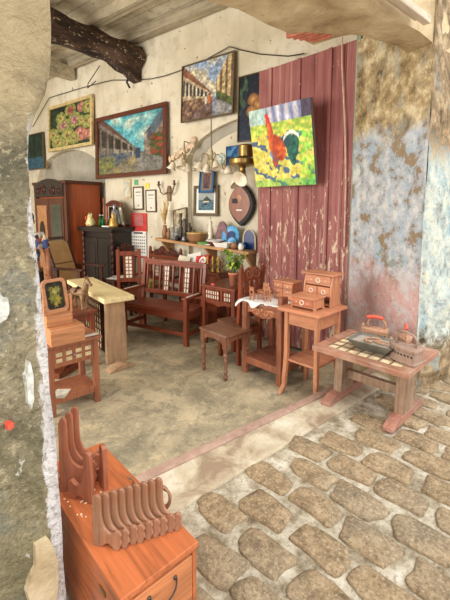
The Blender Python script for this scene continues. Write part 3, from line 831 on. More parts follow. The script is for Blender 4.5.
def river_fn(u, v):
    if v < .35: c = mixc((36, 66, 92), (60, 104, 120), nz(u, v * 3, 8, 1) + .5)
    else: c = mixc((34, 62, 48), (16, 32, 30), nz(u, v, 7, 2) + .5)
    if .45 < u < .55 and v > .3: c = (24, 26, 26)
    return c
def lake_fn(u, v):
    c = mixc((120, 132, 140), (176, 180, 176), v)
    if v < .55: c = mixc((50, 84, 104), (120, 150, 160), nz(u, v * 4, 8, 2) + .4)
    d = .75 - abs(u - .55) * .8
    if .45 < v < d: c = (62, 70, 66)
    if .3 < u < .7 and .4 < v < .5: c = (206, 196, 170)
    if .25 < u < .6 and .25 < v < .33: c = (36, 40, 46)
    return tuple(k + 18 * nz(u, v, 18, 7) for k in c)
def blue_fn(u, v):
    s = math.sin(9 * (u - v) + 3 * nz(u, v, 4, 1))
    return mixc((24, 70, 130), (96, 160, 206), .5 + .5 * s)
def panel_fn(u, v):
    if u < .12 or u > .88 or v < .08 or v > .92: return (46, 96, 140)
    if u < .24 or u > .76 or v < .16 or v > .86: return (130, 112, 92)
    return mixc((64, 52, 70), (120, 84, 76), .5 + nz(u, v, 6, 2) + .5 * (v - .5))
def old_photo_fn(u, v): return mixc((120, 104, 80), (206, 196, 170), .5 + nz(u, v, 5, 3))
def leaf_reflection_fn(u, v):
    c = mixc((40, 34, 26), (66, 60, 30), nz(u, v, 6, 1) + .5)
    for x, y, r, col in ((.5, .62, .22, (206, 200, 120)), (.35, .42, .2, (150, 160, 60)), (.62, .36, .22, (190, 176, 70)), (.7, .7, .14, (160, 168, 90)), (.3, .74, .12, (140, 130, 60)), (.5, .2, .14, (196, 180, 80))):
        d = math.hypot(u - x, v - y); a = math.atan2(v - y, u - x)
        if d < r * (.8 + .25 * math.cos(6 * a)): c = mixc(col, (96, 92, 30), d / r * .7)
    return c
def cert_fn(u, v):
    c = (226, 222, 212)
    if .2 < u < .8 and (.78 < v < .82 or .62 < v < .64 or .5 < v < .515 or .4 < v < .41 or .3 < v < .31): c = (120, 118, 120)
    if abs(u - .5) < .09 and .1 < v < .2: c = (176, 150, 96)
    return c
def rooster_fn(u, v):
    n1 = nz(u * 1.3, v * 2.5, 9, 2); n2 = nz(u, v, 22, 5)
    if v > .80:
        c = mixc((186, 214, 206), (150, 190, 200), u) if u < .30 else (150, 152, 190)
        if u >= .30:
            c = mixc((126, 132, 176), (206, 206, 214), .5 + .5 * math.sin(46 * u + 4 * v))
            if u > .86: c = (76, 66, 92)
    elif v > .66: c = mixc((150, 190, 74), (216, 216, 96), .5 + n1 * 1.6)
    else:
        c = mixc((238, 222, 120), (206, 196, 84), .5 + n1 * 1.4)
        sh = math.sin((v * 1.0 + u * .42) * 34 + 2.4 * n1)
        if sh > .35 and nz(u, v, 9, 8) > -.10: c = mixc(c, (52, 84, 140), .85)
        if u > .78: c = mixc(c, (132, 210, 70), .45 + n2)
        if v < .1: c = mixc(c, (90, 190, 90), .4)
    # tail plumes
    def blob(x, y, rx, ry, a=0):
        ca, sa = math.cos(a), math.sin(a); du_, dv_ = u - x, v - y
        return ((du_ * ca + dv_ * sa) / rx) ** 2 + ((-du_ * sa + dv_ * ca) / ry) ** 2
    if blob(.66, .47, .07, .22, .15) < 1 or blob(.73, .5, .06, .16, -.1) < 1: c = mixc((20, 70, 60), (36, 110, 96), .5 + n2)
    if blob(.58, .56, .09, .07, .9) < 1: c = (36, 76, 84)
    if .55 < u < .80 and abs(v - (.66 - 5 * (u - .68) ** 2)) < .022: c = (232, 236, 232)
    # legs, breast, body, neck, head, comb
    if blob(.37, .42, .07, .06) < 1: c = (126, 160, 206)
    if blob(.44, .49, .12, .18, .5) < 1: c = mixc((206, 96, 44), (168, 56, 30), .4 + n2)
    if blob(.35, .62, .052, .22, .06) < 1: c = mixc((222, 104, 50), (150, 54, 34), (u - .31) * 9)
    if blob(.39, .34, .05, .10) < 1: c = mixc((176, 70, 40), (90, 110, 160), .3 + n2)
    if blob(.32, .845, .035, .04) < 1: c = (206, 56, 40)
    if blob(.305, .895, .03, .035) < 1: c = (216, 40, 36)
    if blob(.288, .79, .014, .035) < 1: c = (206, 44, 40)
    if abs(u - .275) < .012 and abs(v - .845) < .01: c = (226, 186, 90)
    k_ = 1 + .22 * nz(u * 1.6, v, 22, 6) + .15 * nz(u, v, 9, 1); return tuple(k * k_ for k in c)

picture('street_painting', 'largest painting on the wall, mahogany framed street of old houses under a turquoise sky', 1.78, 0.98, street_fn, (4.40, 5.52, 2.86), 0, 'frame_d', 0.075, 0.05, 100, 70, 2)
picture('lane_painting', 'thin framed painting of a lane with figures, hung highest right of the log beam', 0.96, 0.80, lane_fn, (4.40, 3.72, 3.46), 0, 'frame_b', 0.018, 0.04, 90, 70, 3)
picture('flower_painting', 'cream framed painting of pink and yellow flowers at the far left of the wall', 1.52, 0.82, flower_fn, (4.40, 7.38, 3.42), 0, 'frame_g', 0.06, 0.05, 90, 60, 3)
picture('river_painting', 'dark green and blue painting half hidden behind the left pier', 0.86, 0.76, river_fn, (4.42, 8.95, 3.03), 0, 'frame_b', 0.02, 0.04, 40, 40)
picture('fruit_painting', 'tall dark still life painting half behind the red door edge', 0.50, 0.84, fruit_fn, (4.40, 2.89, 3.08), 0, 'frame_b', 0.014, 0.04, 50, 70, 2)
picture('lake_picture', 'small lake scene with white mount in a dark olive frame above the shelf', 0.40, 0.38, lake_fn, (4.52, 3.85, 1.86), 0, 'frame_b', 0.045, 0.04, 40, 40, 2, mount=0.045)
picture('framed_panel', 'blue edged narrow panel leaning over the top of the lake picture', 0.26, 0.32, panel_fn, (4.475, 3.80, 2.15), 0, 'blueframe', 0.014, 0.03, 30, 40, 6)
picture('blue_picture', 'small abstract blue canvas behind the brass lamp', 0.28, 0.26, blue_fn, (4.525, 3.31, 2.50), 0, 'blueframe', 0.008, 0.03, 40, 30)
picture('certificate', 'framed certificate nearer the log end, left one of two beneath the largest painting', 0.22, 0.36, cert_fn, (4.44, 5.36, 1.92), 0, 'frame_b', 0.025, 0.02, 24, 60, group='framed certificates on the wall', cat='certificate')
picture('certificate', 'framed certificate right of its twin, next to the candle sconce', 0.22, 0.34, cert_fn, (4.44, 5.03, 1.87), 0, 'frame_b', 0.022, 0.02, 24, 60, group='framed certificates on the wall', cat='certificate')
t = thing('notice_board', 'blank pale panel beneath the lower left corner of the largest painting', 'panel', (4.435, 5.66, 2.1))
MB().box((0, 0, 0), (0.02, 0.2, 0.34)).out('panel', 'frame_g', t); MB().box((-0.012, 0, 0), (0.006, 0.16, 0.30)).out('sheet', plain('grey sheet', (196, 196, 180)), t)
for nm, lb, m_, p in (('note', 'yellow paper note pinned under the right half of the largest painting', 'yellow', (4.442, 5.13, 2.13)), ('note', 'green paper note pinned between pale panel and certificates', 'green_card', (4.442, 5.42, 2.2))):
    tag(place(MB().box((0, 0, 0), (0.006, 0.10, 0.09)).out(nm, m_), p), lb, 'note', 'paper notes on the wall')
# rooster canvas on the red door
t = thing('rooster_painting', 'unframed bright canvas of a red rooster in a field hung on the red door', 'painting', (3.955, 2.225, 2.455), -8)
t.rotation_euler = (0, R(-10), R(-8))
cw, ch_ = 0.86, 0.90
b = MB(); b.box((0.0, 0, 0), (0.05, cw, ch_)); b.out('stretcher', plain('grey canvas edge', (120, 104, 104)), t)
paint_mesh(cw, ch_, 110, 90, rooster_fn, x=-0.027).out('canvas', 'paint', t)
b = MB(); b.tube([(0.01, .03, ch_ / 2 - .01), (0.03, 0, ch_ / 2 + .05), (0.01, -.03, ch_ / 2 - .01)], 0.004, 5); b.out('hanging_loop', plain('pale cord', (206, 168, 150)), t)

# ------------------------------------------------------------ furniture helpers (local: front = -x, width along y)
def leg_box(t, x, y, h, s, mat, z0=0.0, nm='leg', taper=1.0):
    b = MB(); s2 = s * taper
    A = [b.bm.verts.new((x + i * s2 / 2, y + j * s2 / 2, z0)) for i, j in ((-1, -1), (1, -1), (1, 1), (-1, 1))]
    Bv = [b.bm.verts.new((x + i * s / 2, y + j * s / 2, z0 + h)) for i, j in ((-1, -1), (1, -1), (1, 1), (-1, 1))]
    b.bm.faces.new(A[::-1]); b.bm.faces.new(Bv)
    for k_ in range(4): b.bm.faces.new([A[k_], A[(k_ + 1) % 4], Bv[(k_ + 1) % 4], Bv[k_]])
    return b.out(nm, mat, t, 0.004)
def lattice(parent, x, y0, y1, z0, z1, ny, nz_, mat, bar=0.008, th=0.016, nm='lattice', shell='capiz'):
    """grid of bars with shell panes set in it, in the plane x"""
    f = MB()
    for i in range(ny + 1): f.box((x, y0 + (y1 - y0) * i / ny, (z0 + z1) / 2), (th, bar, z1 - z0 + bar))
    for j in range(nz_ + 1): f.box((x, (y0 + y1) / 2, z0 + (z1 - z0) * j / nz_), (th, y1 - y0 + bar, bar))
    o = f.out(nm, mat, parent)
    if shell:
        MB().box((x + 0.003, (y0 + y1) / 2, (z0 + z1) / 2), (th * 0.5, y1 - y0 - 0.002, z1 - z0 - 0.002)).out('shell_inlay', shell, o)
    return o
def knob(parent, p, r=0.01, mat='steel', ring=False):
    b = MB(); b.lathe([(r * .4, 0), (r * .4, -r * .8), (r, -r * 1.1), (r * .8, -r * 1.9), (0.001, -r * 2.1)], p, 10, 'x')
    return b.out('knob', mat, parent, smooth=True)

# --- slatted bench with shell inlay
t = thing('bench', 'dark red slatted bench with white shell inlay in its backrest, facing the room', 'bench', (3.53, 3.80, 0), 8)
BW, BD = 1.12, 0.48
MB().box((0, 0, 0.425), (BD - 0.05, BW - 0.02, 0.03)).out('seat', 'red_y', t, 0.006)
b = MB(); b.box((-BD / 2 + .03, 0, .375), (.03, BW - .06, .085)); b.box((BD / 2 - .05, 0, .375), (.03, BW - .06, .085))
for s in (-1, 1): b.box((0, s * (BW / 2 - .03), .375), (BD - .08, .03, .085))
b.out('apron', 'red_y', t, .004)
for s in (-1, 1):
    leg_box(t, -BD / 2 + .03, s * (BW / 2 - .03), .60, .058, 'red')
    b = MB(); b.beam((BD / 2 - .05, s * (BW / 2 - .03), 0), (BD / 2 - .05, s * (BW / 2 - .03), .45), .055, .055); b.beam((BD / 2 - .05, s * (BW / 2 - .03), .43), (BD / 2 + .02, s * (BW / 2 - .03), 1.0), .05, .055)
    b.out('leg', 'red', t, .004)
    b = MB(); b.box((-.03, s * (BW / 2 - .03), .615), (BD - .02, .075, .03)); a_ = b.out('armrest', 'red', t, .006)
    MB().box((-.05, s * (BW / 2 - .03), .632), (BD - .2, .03, .004)).out('shell_inlay', 'capiz', a_)
    MB().box((0, s * (BW / 2 - .03), .14), (BD - .08, .03, .05)).out('stretcher', 'red', t, .004)
MB().box((-BD / 2 + .05, 0, .14), (.03, BW - .08, .05)).out('stretcher', 'red_y', t, .004)
def bx(z): return BD / 2 - .05 + (z - .43) / .57 * .07
MB().box((bx(.97), 0, .97), (.04, BW - .05, .085)).out('top_rail', 'red_y', t, .008)
MB().box((bx(.55), 0, .55), (.035, BW - .08, .06)).out('lower_rail', 'red_y', t, .004)
for i in range(9):
    y = (BW / 2 - .09) - i * (BW - .18) / 8
    if i in (3, 6): continue
    MB().beam((bx(.56), y, .56), (bx(.94), y, .94), .03, .022, (0, 1, 0)).out('slat', 'red', t, .003)
for i in (3, 6):
    y = (BW / 2 - .09) - i * (BW - .18) / 8
    o = lattice(t, 0, -.042, .042, 0, .35, 2, 5, 'red', .014, .02, 'shell_panel')
    o.location = (bx(.575), y, .575); o.rotation_euler = (0, math.atan2(.07, .57), 0)

# --- small square stool in front of desk
t = thing('stool', 'small square stool with turned legs in front of the shell inlaid desk', 'stool', (3.11, 2.40, 0), -10); t.scale = (1.0, 1.0, 1.10)
MB().box((0, 0, .425), (.38, .43, .028)).out('seat', 'stool', t, .012)
for (x, y) in ((-.155, -.175), (-.155, .175), (.155, -.175), (.155, .175)):
    b = MB(); b.box((x, y, .36), (.05, .05, .11))
    b.lathe([(.012, 0), (.020, .01), (.022, .035), (.014, .05), (.018, .07), (.024, .09), (.015, .105), (.019, .14), (.022, .19), (.014, .215), (.024, .23), (.024, .245), (.014, .26), (.022, .285), (.022, .31)], (x, y, 0), 12)
    b.out('leg', 'stool_z', t, .002, smooth=False)
def apron_arch(w, z0, z1, drop):
    pts = [(-w / 2, z1), (w / 2, z1), (w / 2, z0 - drop)]
    for i in range(13):
        u = i / 12; y = w / 2 - .04 - u * (w - .08); pts.append((y, z0 + (0.022 * math.sin(u * PI) ** .5 if 0 < u < 1 else 0)))
    pts.append((-w / 2, z0 - drop)); return pts
for s in (-1, 1):
    MB().prism(apron_arch(.33, .345, .412, .03), 'yz', s * .16 - .009, s * .16 + .009).out('apron', 'stool_z', t, .003)
    MB().prism(apron_arch(.31, .345, .412, .03), 'xz', s * .18 - .009, s * .18 + .009).out('apron', 'stool_z', t, .003)

# --- desk with shell lattice drawers
t = thing('desk', 'dark brown desk with white shell lattice drawers, carrying the potted plant', 'desk', (3.885, 2.895, 0), -2)
MB().box((0, 0, .765), (.58, .56, .03)).out('desktop', 'desk', t, .008)
for x, y in ((-.25, -.24), (-.25, .24), (.25, -.24), (.25, .24)): leg_box(t, x, y, .75, .055, 'desk_z')
b = MB(); b.box((.0, .24, .66), (.5, .03, .17)); b.box((0, -.24, .66), (.5, .03, .17)); b.box((.25, 0, .66), (.03, .46, .17)); b.box((-.262, 0, .742), (.03, .48, .02)); b.box((-.262, 0, .585), (.03, .48, .025)); b.box((-.262, -.06, .66), (.03, .03, .15))
b.out('carcass', 'desk_z', t, .003)
for (y0, y1, n_) in ((-.03, .215, 6), (-.215, -.085, 3)):
    d = MB().box((-.25, (y0 + y1) / 2, .665), (.03, y1 - y0 + .02, .125)).out('drawer', 'desk', t, .003)
    lattice(d, -.272, y0 + .012, y1 - .012, .61, .72, n_, 2, 'desk_z', .013, .014)
b = MB(); b.prism([(.2, .575), (-.2, .575), (-.2, .545), (-.1, .55), (-.04, .535), (0, .52), (.04, .535), (.1, .55), (.2, .545)], 'yz', -.27, -.25); b.out('carved_apron', 'desk_z', t, .003)
b = MB(); b.box((.24, 0, .14), (.03, .5, .05)); b.box((0, .24, .14), (.5, .03, .05)); b.box((0, -.24, .14), (.5, .03, .05)); b.out('stretcher', 'desk_z', t)
o = MB().ball((0, 0, 0), (.012, .03, .014)).out('ribbon', plain('pink ribbon', (232, 84, 120))); tag(place(o, (3.63, 3.0, .794)), 'bright pink ribbon scrap on the front edge of the desk', 'ribbon')

# --- potted plant
t = thing('potted_plant', 'small green and yellow leafed plant in a terracotta pot on the desk', 'plant', (3.80, 2.80, .78))
MB().lathe([(.042, 0), (.062, .14), (.068, .14), (.070, .165), (.06, .165), (.056, .13), (.001, .13)], n=20).out('pot', 'terracotta', t, smooth=True)
MB().lathe([(.056, .145), (.001, .148)], n=16).out('soil', 'soil', t)
rp = random.Random(11); stm = MB(); lf = {0: MB(), 1: MB()}
for i in range(13):
    a = rp.uniform(0, 2 * PI); r_ = rp.uniform(.02, .17); h = rp.uniform(.26, .46)
    tip = Vector((r_ * math.cos(a), r_ * math.sin(a), h))
    stm.tube([(0, 0, .14), (tip.x * .35, tip.y * .35, h * .6), tuple(tip)], [.006, .005, .003], 6)
    for j in range(8):
        u = rp.uniform(.45, 1.0); p = Vector((tip.x * u * u, tip.y * u * u, .14 + (h - .14) * u)); aa = rp.uniform(0, 2 * PI); L = rp.uniform(.07, .11); el = rp.uniform(-.3, .7)
        d = Vector((math.cos(aa) * math.cos(el), math.sin(aa) * math.cos(el), math.sin(el))); sd = d.cross(Vector((0, 0, 1))).normalized(); up = sd.cross(d)
        m_ = lf[0 if rp.random() < .62 else 1]
        prev = None
        for k_ in range(6):
            q = k_ / 5; w = .021 * math.sin(PI * min(.97, q * .94 + .04)) + .001; c_ = p + d * (L * q) + up * (.02 * math.sin(q * PI)) - Vector((0, 0, .03 * q * q))
            ring = [m_.bm.verts.new(c_ - sd * w + up * .004), m_.bm.verts.new(c_), m_.bm.verts.new(c_ + sd * w + up * .004)]
            if prev:
                for z_ in range(2): m_.bm.faces.new([prev[z_], prev[z_ + 1], ring[z_ + 1], ring[z_]])
            prev = ring
stm.out('stem', 'stem', t); lf[0].out('foliage', 'leaf', t); lf[1].out('foliage', 'leaf_y', t)

# --- carved high-back chair
def carved_scrolls(b, y0, y1, z0, z1, x, n, r):
    for i in range(n):
        z = z0 + (z1 - z0) * (i + .5) / n
        for s in (-1, 1):
            b.tube(scroll(((y0 + y1) / 2 + s * (y1 - y0) * .22, z), (y1 - y0) * .26, 1.4, PI / 2, s, 14, 'yz', x), r, 5)
t = thing('carved_chair', 'high backed carved chair standing between the desk and the console table', 'chair', (3.52, 2.50, 0), -106)
MB().box((-.02, 0, .43), (.38, .36, .035)).out('seat', 'stool', t, .008)
for x, y in ((-.18, -.15), (-.18, .15)): leg_box(t, x, y, .42, .045, 'desk_z')
for s in (-1, 1):
    b = MB(); b.beam((.17, s * .155, 0), (.17, s * .155, .45), .04, .045); b.beam((.17, s * .155, .44), (.22, s * .155, 1.1), .036, .045); b.ball((.222, s * .155, 1.12), (.02, .02, .028)); b.out('leg', 'desk_z', t, .003)
b = MB(); b.box((-.18, 0, .375), (.025, .3, .07)); b.box((.17, 0, .375), (.025, .3, .07)); b.box((0, .155, .375), (.34, .025, .07)); b.box((0, -.155, .375), (.34, .025, .07)); b.out('apron', 'desk_z', t)
for q_ in ((.178, 0, .56), (.208, 0, .98)): MB().box(q_, (.025, .3, .05)).out('back_rail', 'desk_z', t, .004)
b = MB(); pts = [(-.16, .99)] + [(-.16 + .32 * i / 12, 1.03 + .08 * math.sin(PI * i / 12) + .012 * math.sin(i * 2.2)) for i in range(13)] + [(.16, .99)]
b.prism(pts, 'yz', .2, .222); cr = b.out('crest', 'desk_z', t, .004)
b = MB(); carved_scrolls(b, -.13, .13, 1.0, 1.08, .226, 1, .009); b.tube(scroll((0, 1.06), .035, 1.2, 0, 1, 12, 'yz', .226), .008, 5); b.out('carving', 'console', cr, smooth=True)
b = MB(); b.beam((.178, -.075, .58), (.208, -.075, .96), .06, .014, (0, 1, 0)); b.beam((.178, .075, .58), (.208, .075, .96), .06, .014, (0, 1, 0)); b.beam((.18, 0, .58), (.208, 0, .96), .04, .014, (0, 1, 0))
sp = b.out('splat', 'desk_z', t)
for yy in (-.075, .075):
    b = MB(); carved_scrolls(b, yy - .045, yy + .045, .60, .95, .210, 5, .007); b.out('carving', 'console', sp, smooth=True)

# --- console table with carved apron and white cloth
t = thing('console_table', 'red brown console table with carved apron and low shelf beneath a white cloth', 'table', (3.42, 1.96, 0), -8); t.scale = (1, 1, 1.03)
MB().box((0, 0, .755), (.52, .58, .028)).out('tabletop', 'console_y', t, .006)
for x, y in ((-.22, -.23), (-.22, .23), (.22, -.23), (.22, .23)): leg_box(t, x, y, .742, .06, 'console')
MB().box((0, 0, .17), (.44, .48, .022)).out('shelf', 'console_y', t, .004)
b = MB(); b.box((-.225, 0, .145), (.03, .42, .07)); b.box((.225, 0, .145), (.03, .42, .07)); b.box((0, .235, .145), (.40, .03, .07)); b.box((0, -.235, .145), (.40, .03, .07)); b.out('shelf_rail', 'console', t, .004)
def swag(w, z1, z0, drop):
    pts = [(-w / 2, z1), (w / 2, z1)]
    for i in range(21):
        u = i / 20; y = w / 2 - u * w; c_ = abs(u - .5) * 2
        pts.append((y, z0 - drop * (0.5 + .5 * math.cos(c_ * PI)) * .8 - (drop * .9 if c_ > .9 else 0) - .006 * math.sin(u * 28)))
    return pts
ap = MB().prism(swag(.42, .742, .66, .05), 'yz', -.232, -.21).out('apron', 'console', t, .003)
b = MB()
for s in (-1, 1):
    b.tube(scroll((s * .06, .675), .036, 1.3, 0 if s > 0 else PI, s, 16, 'yz', -.234), .009, 6)
    b.tube(scroll((s * .125, .69), .032, 1.3, PI if s > 0 else 0, -s, 16, 'yz', -.234), .008, 6)
    b.tube([(-.234, s * .05, .70), (-.236, s * .1, .712), (-.234, s * .16, .70), (-.232, s * .19, .715)], [.006, .011, .009, .003], 6)
b.ball((-.234, 0, .70), (.01, .016, .022)); b.out('carving', 'light', ap, smooth=True)
for s in (-1, 1): MB().box((0, s * .235, .70), (.40, .022, .085)).out('apron', 'console', t, .003)
# white cloth draped on it, with torn edge hanging over the front
b = MB(); nx_, ny_ = 24, 30; V = []
for i in range(nx_ + 1):
    row = []
    for j in range(ny_ + 1):
        u, v = i / nx_, j / ny_
        y = .37 - .62 * v + .012 * math.sin(i * 1.1); s_ = -.295 + .46 * u - .035 * math.sin(v * 17) * (1 - u) - .02 * nz(v, 0, 9, 3)
        if v > .62: s_ = max(s_, -.28 + (v - .62) * .1)
        z = .7705 + .003 * (1 + nz(u * 4, v * 4, 2, 1))
        x = s_
        if s_ < -.262: z -= (-.262 - s_) * .85; x = -.262 - (-.262 - s_) * .35
        if y > .292: z -= (y - .292) * .6; y = .292 + (y - .292) * .6
        row.append(b.bm.verts.new((x, y, z + .001)))
    V.append(row)
for i in range(nx_):
    for j in range(ny_): b.bm.faces.new([V[i][j], V[i + 1][j], V[i + 1][j + 1], V[i][j + 1]])
o = b.out('tablecloth', 'cloth', smooth=True); place(o, (3.42, 1.96, 0.0235), -8); so = o.modifiers.new('thick', 'SOLIDIFY'); so.thickness = .002; so.offset = 1
tag(o, 'white cloth with ragged edge lying over the console table', 'cloth')

# miniature table and chairs on the cloth
def mini_chair(loc, rot, label):
    t = thing('miniature_chair', label, 'miniature chair', loc, rot, 'miniature wooden furniture on the cloth')
    MB().box((0, 0, .062), (.065, .065, .009)).out('seat', 'light_y', t)
    for s in (-1, 1):
        MB().beam((.028, s * .028, 0), (.034, s * .028, .145), .010, .011).out('leg', 'light', t); MB().beam((-.028, s * .028, 0), (-.028, s * .028, .06), .010, .011).out('leg', 'light', t)
    MB().box((.033, 0, .12), (.010, .05, .04)).out('backrest', 'light', t)
    return t
mini_chair((3.26, 2.135, .797), 160, 'tiny wooden chair nearest the cloth edge, left of the tiny table')
mini_chair((3.285, 1.99, .797), 40, 'tiny wooden chair at the right of the tiny table')
mini_chair((3.46, 2.125, .797), 10, 'tiny wooden chair behind the tiny table')
t = thing('miniature_table', 'tiny round-edged table among tiny chairs on the white cloth', 'miniature table', (3.365, 2.075, .797), -8)
MB().lathe([(.075, .075), (.08, .08), (.08, .088), (.074, .092)], n=20).out('tabletop', 'light_y', t)
for x, y in ((-.045, -.045), (-.045, .045), (.045, -.045), (.045, .045)): leg_box(t, x, y, .078, .012, 'light')

def mini_chest(name, label, loc, rot, w, d, h, rows, top_over=.012, group=None):
    t = thing(name, label, 'miniature chest', loc, rot, group)
    MB().box((0, 0, h / 2), (d, w, h - .02)).out('carcass', 'mini', t, .002)
    MB().box((0, 0, h - .005), (d + 2 * top_over, w + 2 * top_over, .016)).out('top', 'light_y', t, .004)
    n = len(rows)
    for j, cnt in enumerate(rows):
        z = h - .02 - (j + .5) * (h - .04) / n
        for i in range(cnt):
            y = w / 2 - (i + .5) * w / cnt
            dr = MB().box((-d / 2 - .003, y, z), (.012, w / cnt - .008, (h - .04) / n - .006)).out('drawer', 'light_y', t, .002)
            if cnt == 1:
                b = MB(); b.tube([(-d / 2 - .011, y + .016 * math.cos(a * PI / 6), z + .016 * math.sin(a * PI / 6)) for a in range(13)], .0035, 5, False); b.out('ring_inlay', 'capiz', dr)
                for s in (-1, 1): MB().ball((-d / 2 - .010, y + s * w * .27, z), .006, 8, 6).out('knob', 'capiz', dr)
            else:
                for s in ((-1, 1) if w / cnt > .15 else (0,)): MB().ball((-d / 2 - .010, y + s * w / cnt * .25, z), .007, 8, 6).out('knob', 'capiz', dr)
    return t
mini_chest('miniature_chest', 'small six drawer chest with white dot knobs at the rear of the white cloth', (3.50, 1.875, .797), -8, .24, .15, .20, (2, 2, 2))

# --- slim stand with cabriole legs
t = thing('plant_stand', 'tall light wooden stand with curved front leg carrying the small drawer boxes', 'stand', (3.22, 1.46, 0), -8); t.scale = (1.04, 1.04, 1.02)
MB().box((0, 0, .815), (.48, .42, .028)).out('tabletop', 'light_y', t, .004)
b = MB(); b.box((-.16, 0, .735), (.022, .30, .13)); b.box((.16, 0, .735), (.022, .30, .13)); b.box((0, .15, .735), (.32, .022, .13)); b.box((0, -.15, .735), (.32, .022, .13)); b.out('apron', 'light_y', t, .003)
for i, j in ((-1, 1), (-1, -1), (1, 1), (1, -1)):
    x, y = i * .165, j * .155
    b = MB(); pts = [(x, y, .80), (x, y, .6), (x, y, .40), (x + i * .004, y + j * .004, .27), (x + i * .012, y + j * .01, .16), (x + i * .012, y + j * .01, .09), (x + i * .03, y + j * .03, .02), (x + i * .045, y + j * .045, 0)]
    for a, c_ in zip(pts, pts[1:]): b.beam(a, c_, .038, .038, (1, 0, 0))
    b.out('leg', 'light', t, .003)
MB().box((0, 0, .33), (.33, .31, .02)).out('shelf', 'light_y', t, .003)
# back drawer box with raised sides and front drawer box
tt = thing('drawer_box', 'taller small drawer box with sloped sides, behind the low one on the tall stand', 'miniature chest', (3.345, 1.435, .847), -8)
b = MB(); 
for s in (-1, 1): b.prism([(-.085, 0), (.085, 0), (.085, .285), (-.045, .285), (-.075, .18)], 'xz', s * .14 - .008, s * .14 + .008)
b.box((.08, 0, .14), (.01, .27, .28)); b.box((0, 0, .02), (.15, .27, .01)); b.out('carcass', 'light', tt, .002)
MB().box((.015, 0, .295), (.20, .335, .018)).out('top', 'light_y', tt, .004)
for z, cnt, x in ((.235, 1, -.062), (.135, 2, -.075)):
    for i in range(cnt):
        y = .132 - (i + .5) * .264 / cnt
        dr = MB().box((x + .05, y, z), (.10, .264 / cnt - .006, .088)).out('drawer', 'light_y', tt, .002)
        b = MB(); b.tube([(x - .002, y + .02 * math.cos(a * PI / 6), z + .02 * math.sin(a * PI / 6)) for a in range(13)], .004, 5, False); b.out('ring_inlay', 'capiz', dr)
        if cnt == 1:
            for s in (-1, 1): MB().ball((x - .001, y + s * .075, z), .006, 8, 6).out('knob', 'capiz', dr)
tt = thing('drawer_box', 'low single drawer box with white ring inlay at the front of the tall stand', 'miniature chest', (3.14, 1.475, .847), -8)
MB().box((0, 0, .06), (.17, .24, .085)).out('carcass', 'light', tt, .002); MB().box((0, 0, .108), (.19, .265, .014)).out('top', 'light_y', tt, .004)
b = MB()
for s in (-1, 1): b.prism([(-.085, 0), (-.055, 0), (-.045, .018), (.045, .018), (.055, 0), (.085, 0), (.085, .025), (-.085, .025)], 'xz', s * .118 - .006, s * .118 + .006)
b.out('foot', 'light', tt)
dr = MB().box((-.088, 0, .062), (.01, .215, .066)).out('drawer', 'mini', tt, .002)
b = MB(); b.tube([(-.096, .02 * math.cos(a * PI / 6), .062 + .02 * math.sin(a * PI / 6)) for a in range(13)], .004, 5, False); b.out('ring_inlay', 'capiz', dr)
for s in (-1, 1): MB().ball((-.095, s * .06, .062), .006, 8, 6).out('knob', 'capiz', dr)
tt = thing('wooden_tray', 'plain upright wooden box lid leaning at the cloth end beside the tall stand', 'box', (3.225, 1.775, .797), -8)
MB().box((0, 0, .045), (.10, .05, .085)).out('box', 'console_y', tt, .003)

# --- low table outside with tile top and trestle feet
t = thing('low_table', 'low dusty red trestle table with cream tile top outside the doorway', 'table', (3.027, 0.84, ST + .012), -8)
TW, TD, TH = .75, .62, .455
b = MB()
b.box((-TD / 2 + .04, 0, TH), (.08, TW, .04)); b.box((TD / 2 - .04, 0, TH), (.08, TW, .04)); b.box((0, TW / 2 - .04, TH), (TD - .16, .08, .04)); b.box((0, -TW / 2 + .04, TH), (TD - .16, .08, .04)); b.box((0, 0, TH - .012), (TD - .2, TW - .2, .012))
b.out('tabletop', 'irontab', t, .004)
b = MB(); nn, mm = 7, 5
for i in range(nn):
    for j in range(mm): b.box((-TD / 2 + .08 + (j + .5) * (TD - .16) / mm, -TW / 2 + .08 + (i + .5) * (TW - .16) / nn, TH + .004), ((TD - .16) / mm - .03, (TW - .16) / nn - .016, 0.018))
b.out('tile_inlay', 'tile', t, .002)
b = MB()
for i in range(1, nn): b.box((0, -TW / 2 + .08 + i * (TW - .16) / nn, TH + .006), (TD - .16, .012, .02))
for j in range(1, mm): b.box((-TD / 2 + .08 + j * (TD - .16) / mm, 0, TH + .006), (.026, TW - .16, .02))
b.out('tile_batten', 'grey_wood', t)
for s in (-1, 1):
    b = MB(); y = s * .25
    b.prism([(-.29, 0), (.29, 0), (.29, .03), (.19, .065), (-.19, .065), (-.29, .03)], 'xz', y - .04, y + .04); b.out('foot', 'irontab_x', t, .004)
    b = MB(); b.prism([(-.11, .06), (.11, .06), (.085, TH - .02), (-.085, TH - .02)], 'xz', y - .035, y + .035); b.out('leg', 'grey_wood', t, .006)
MB().box((0, 0, .2), (.05, .45, .07)).out('stretcher', 'grey_wood', t, .003)
TZ = ST + .012 + TH + .021
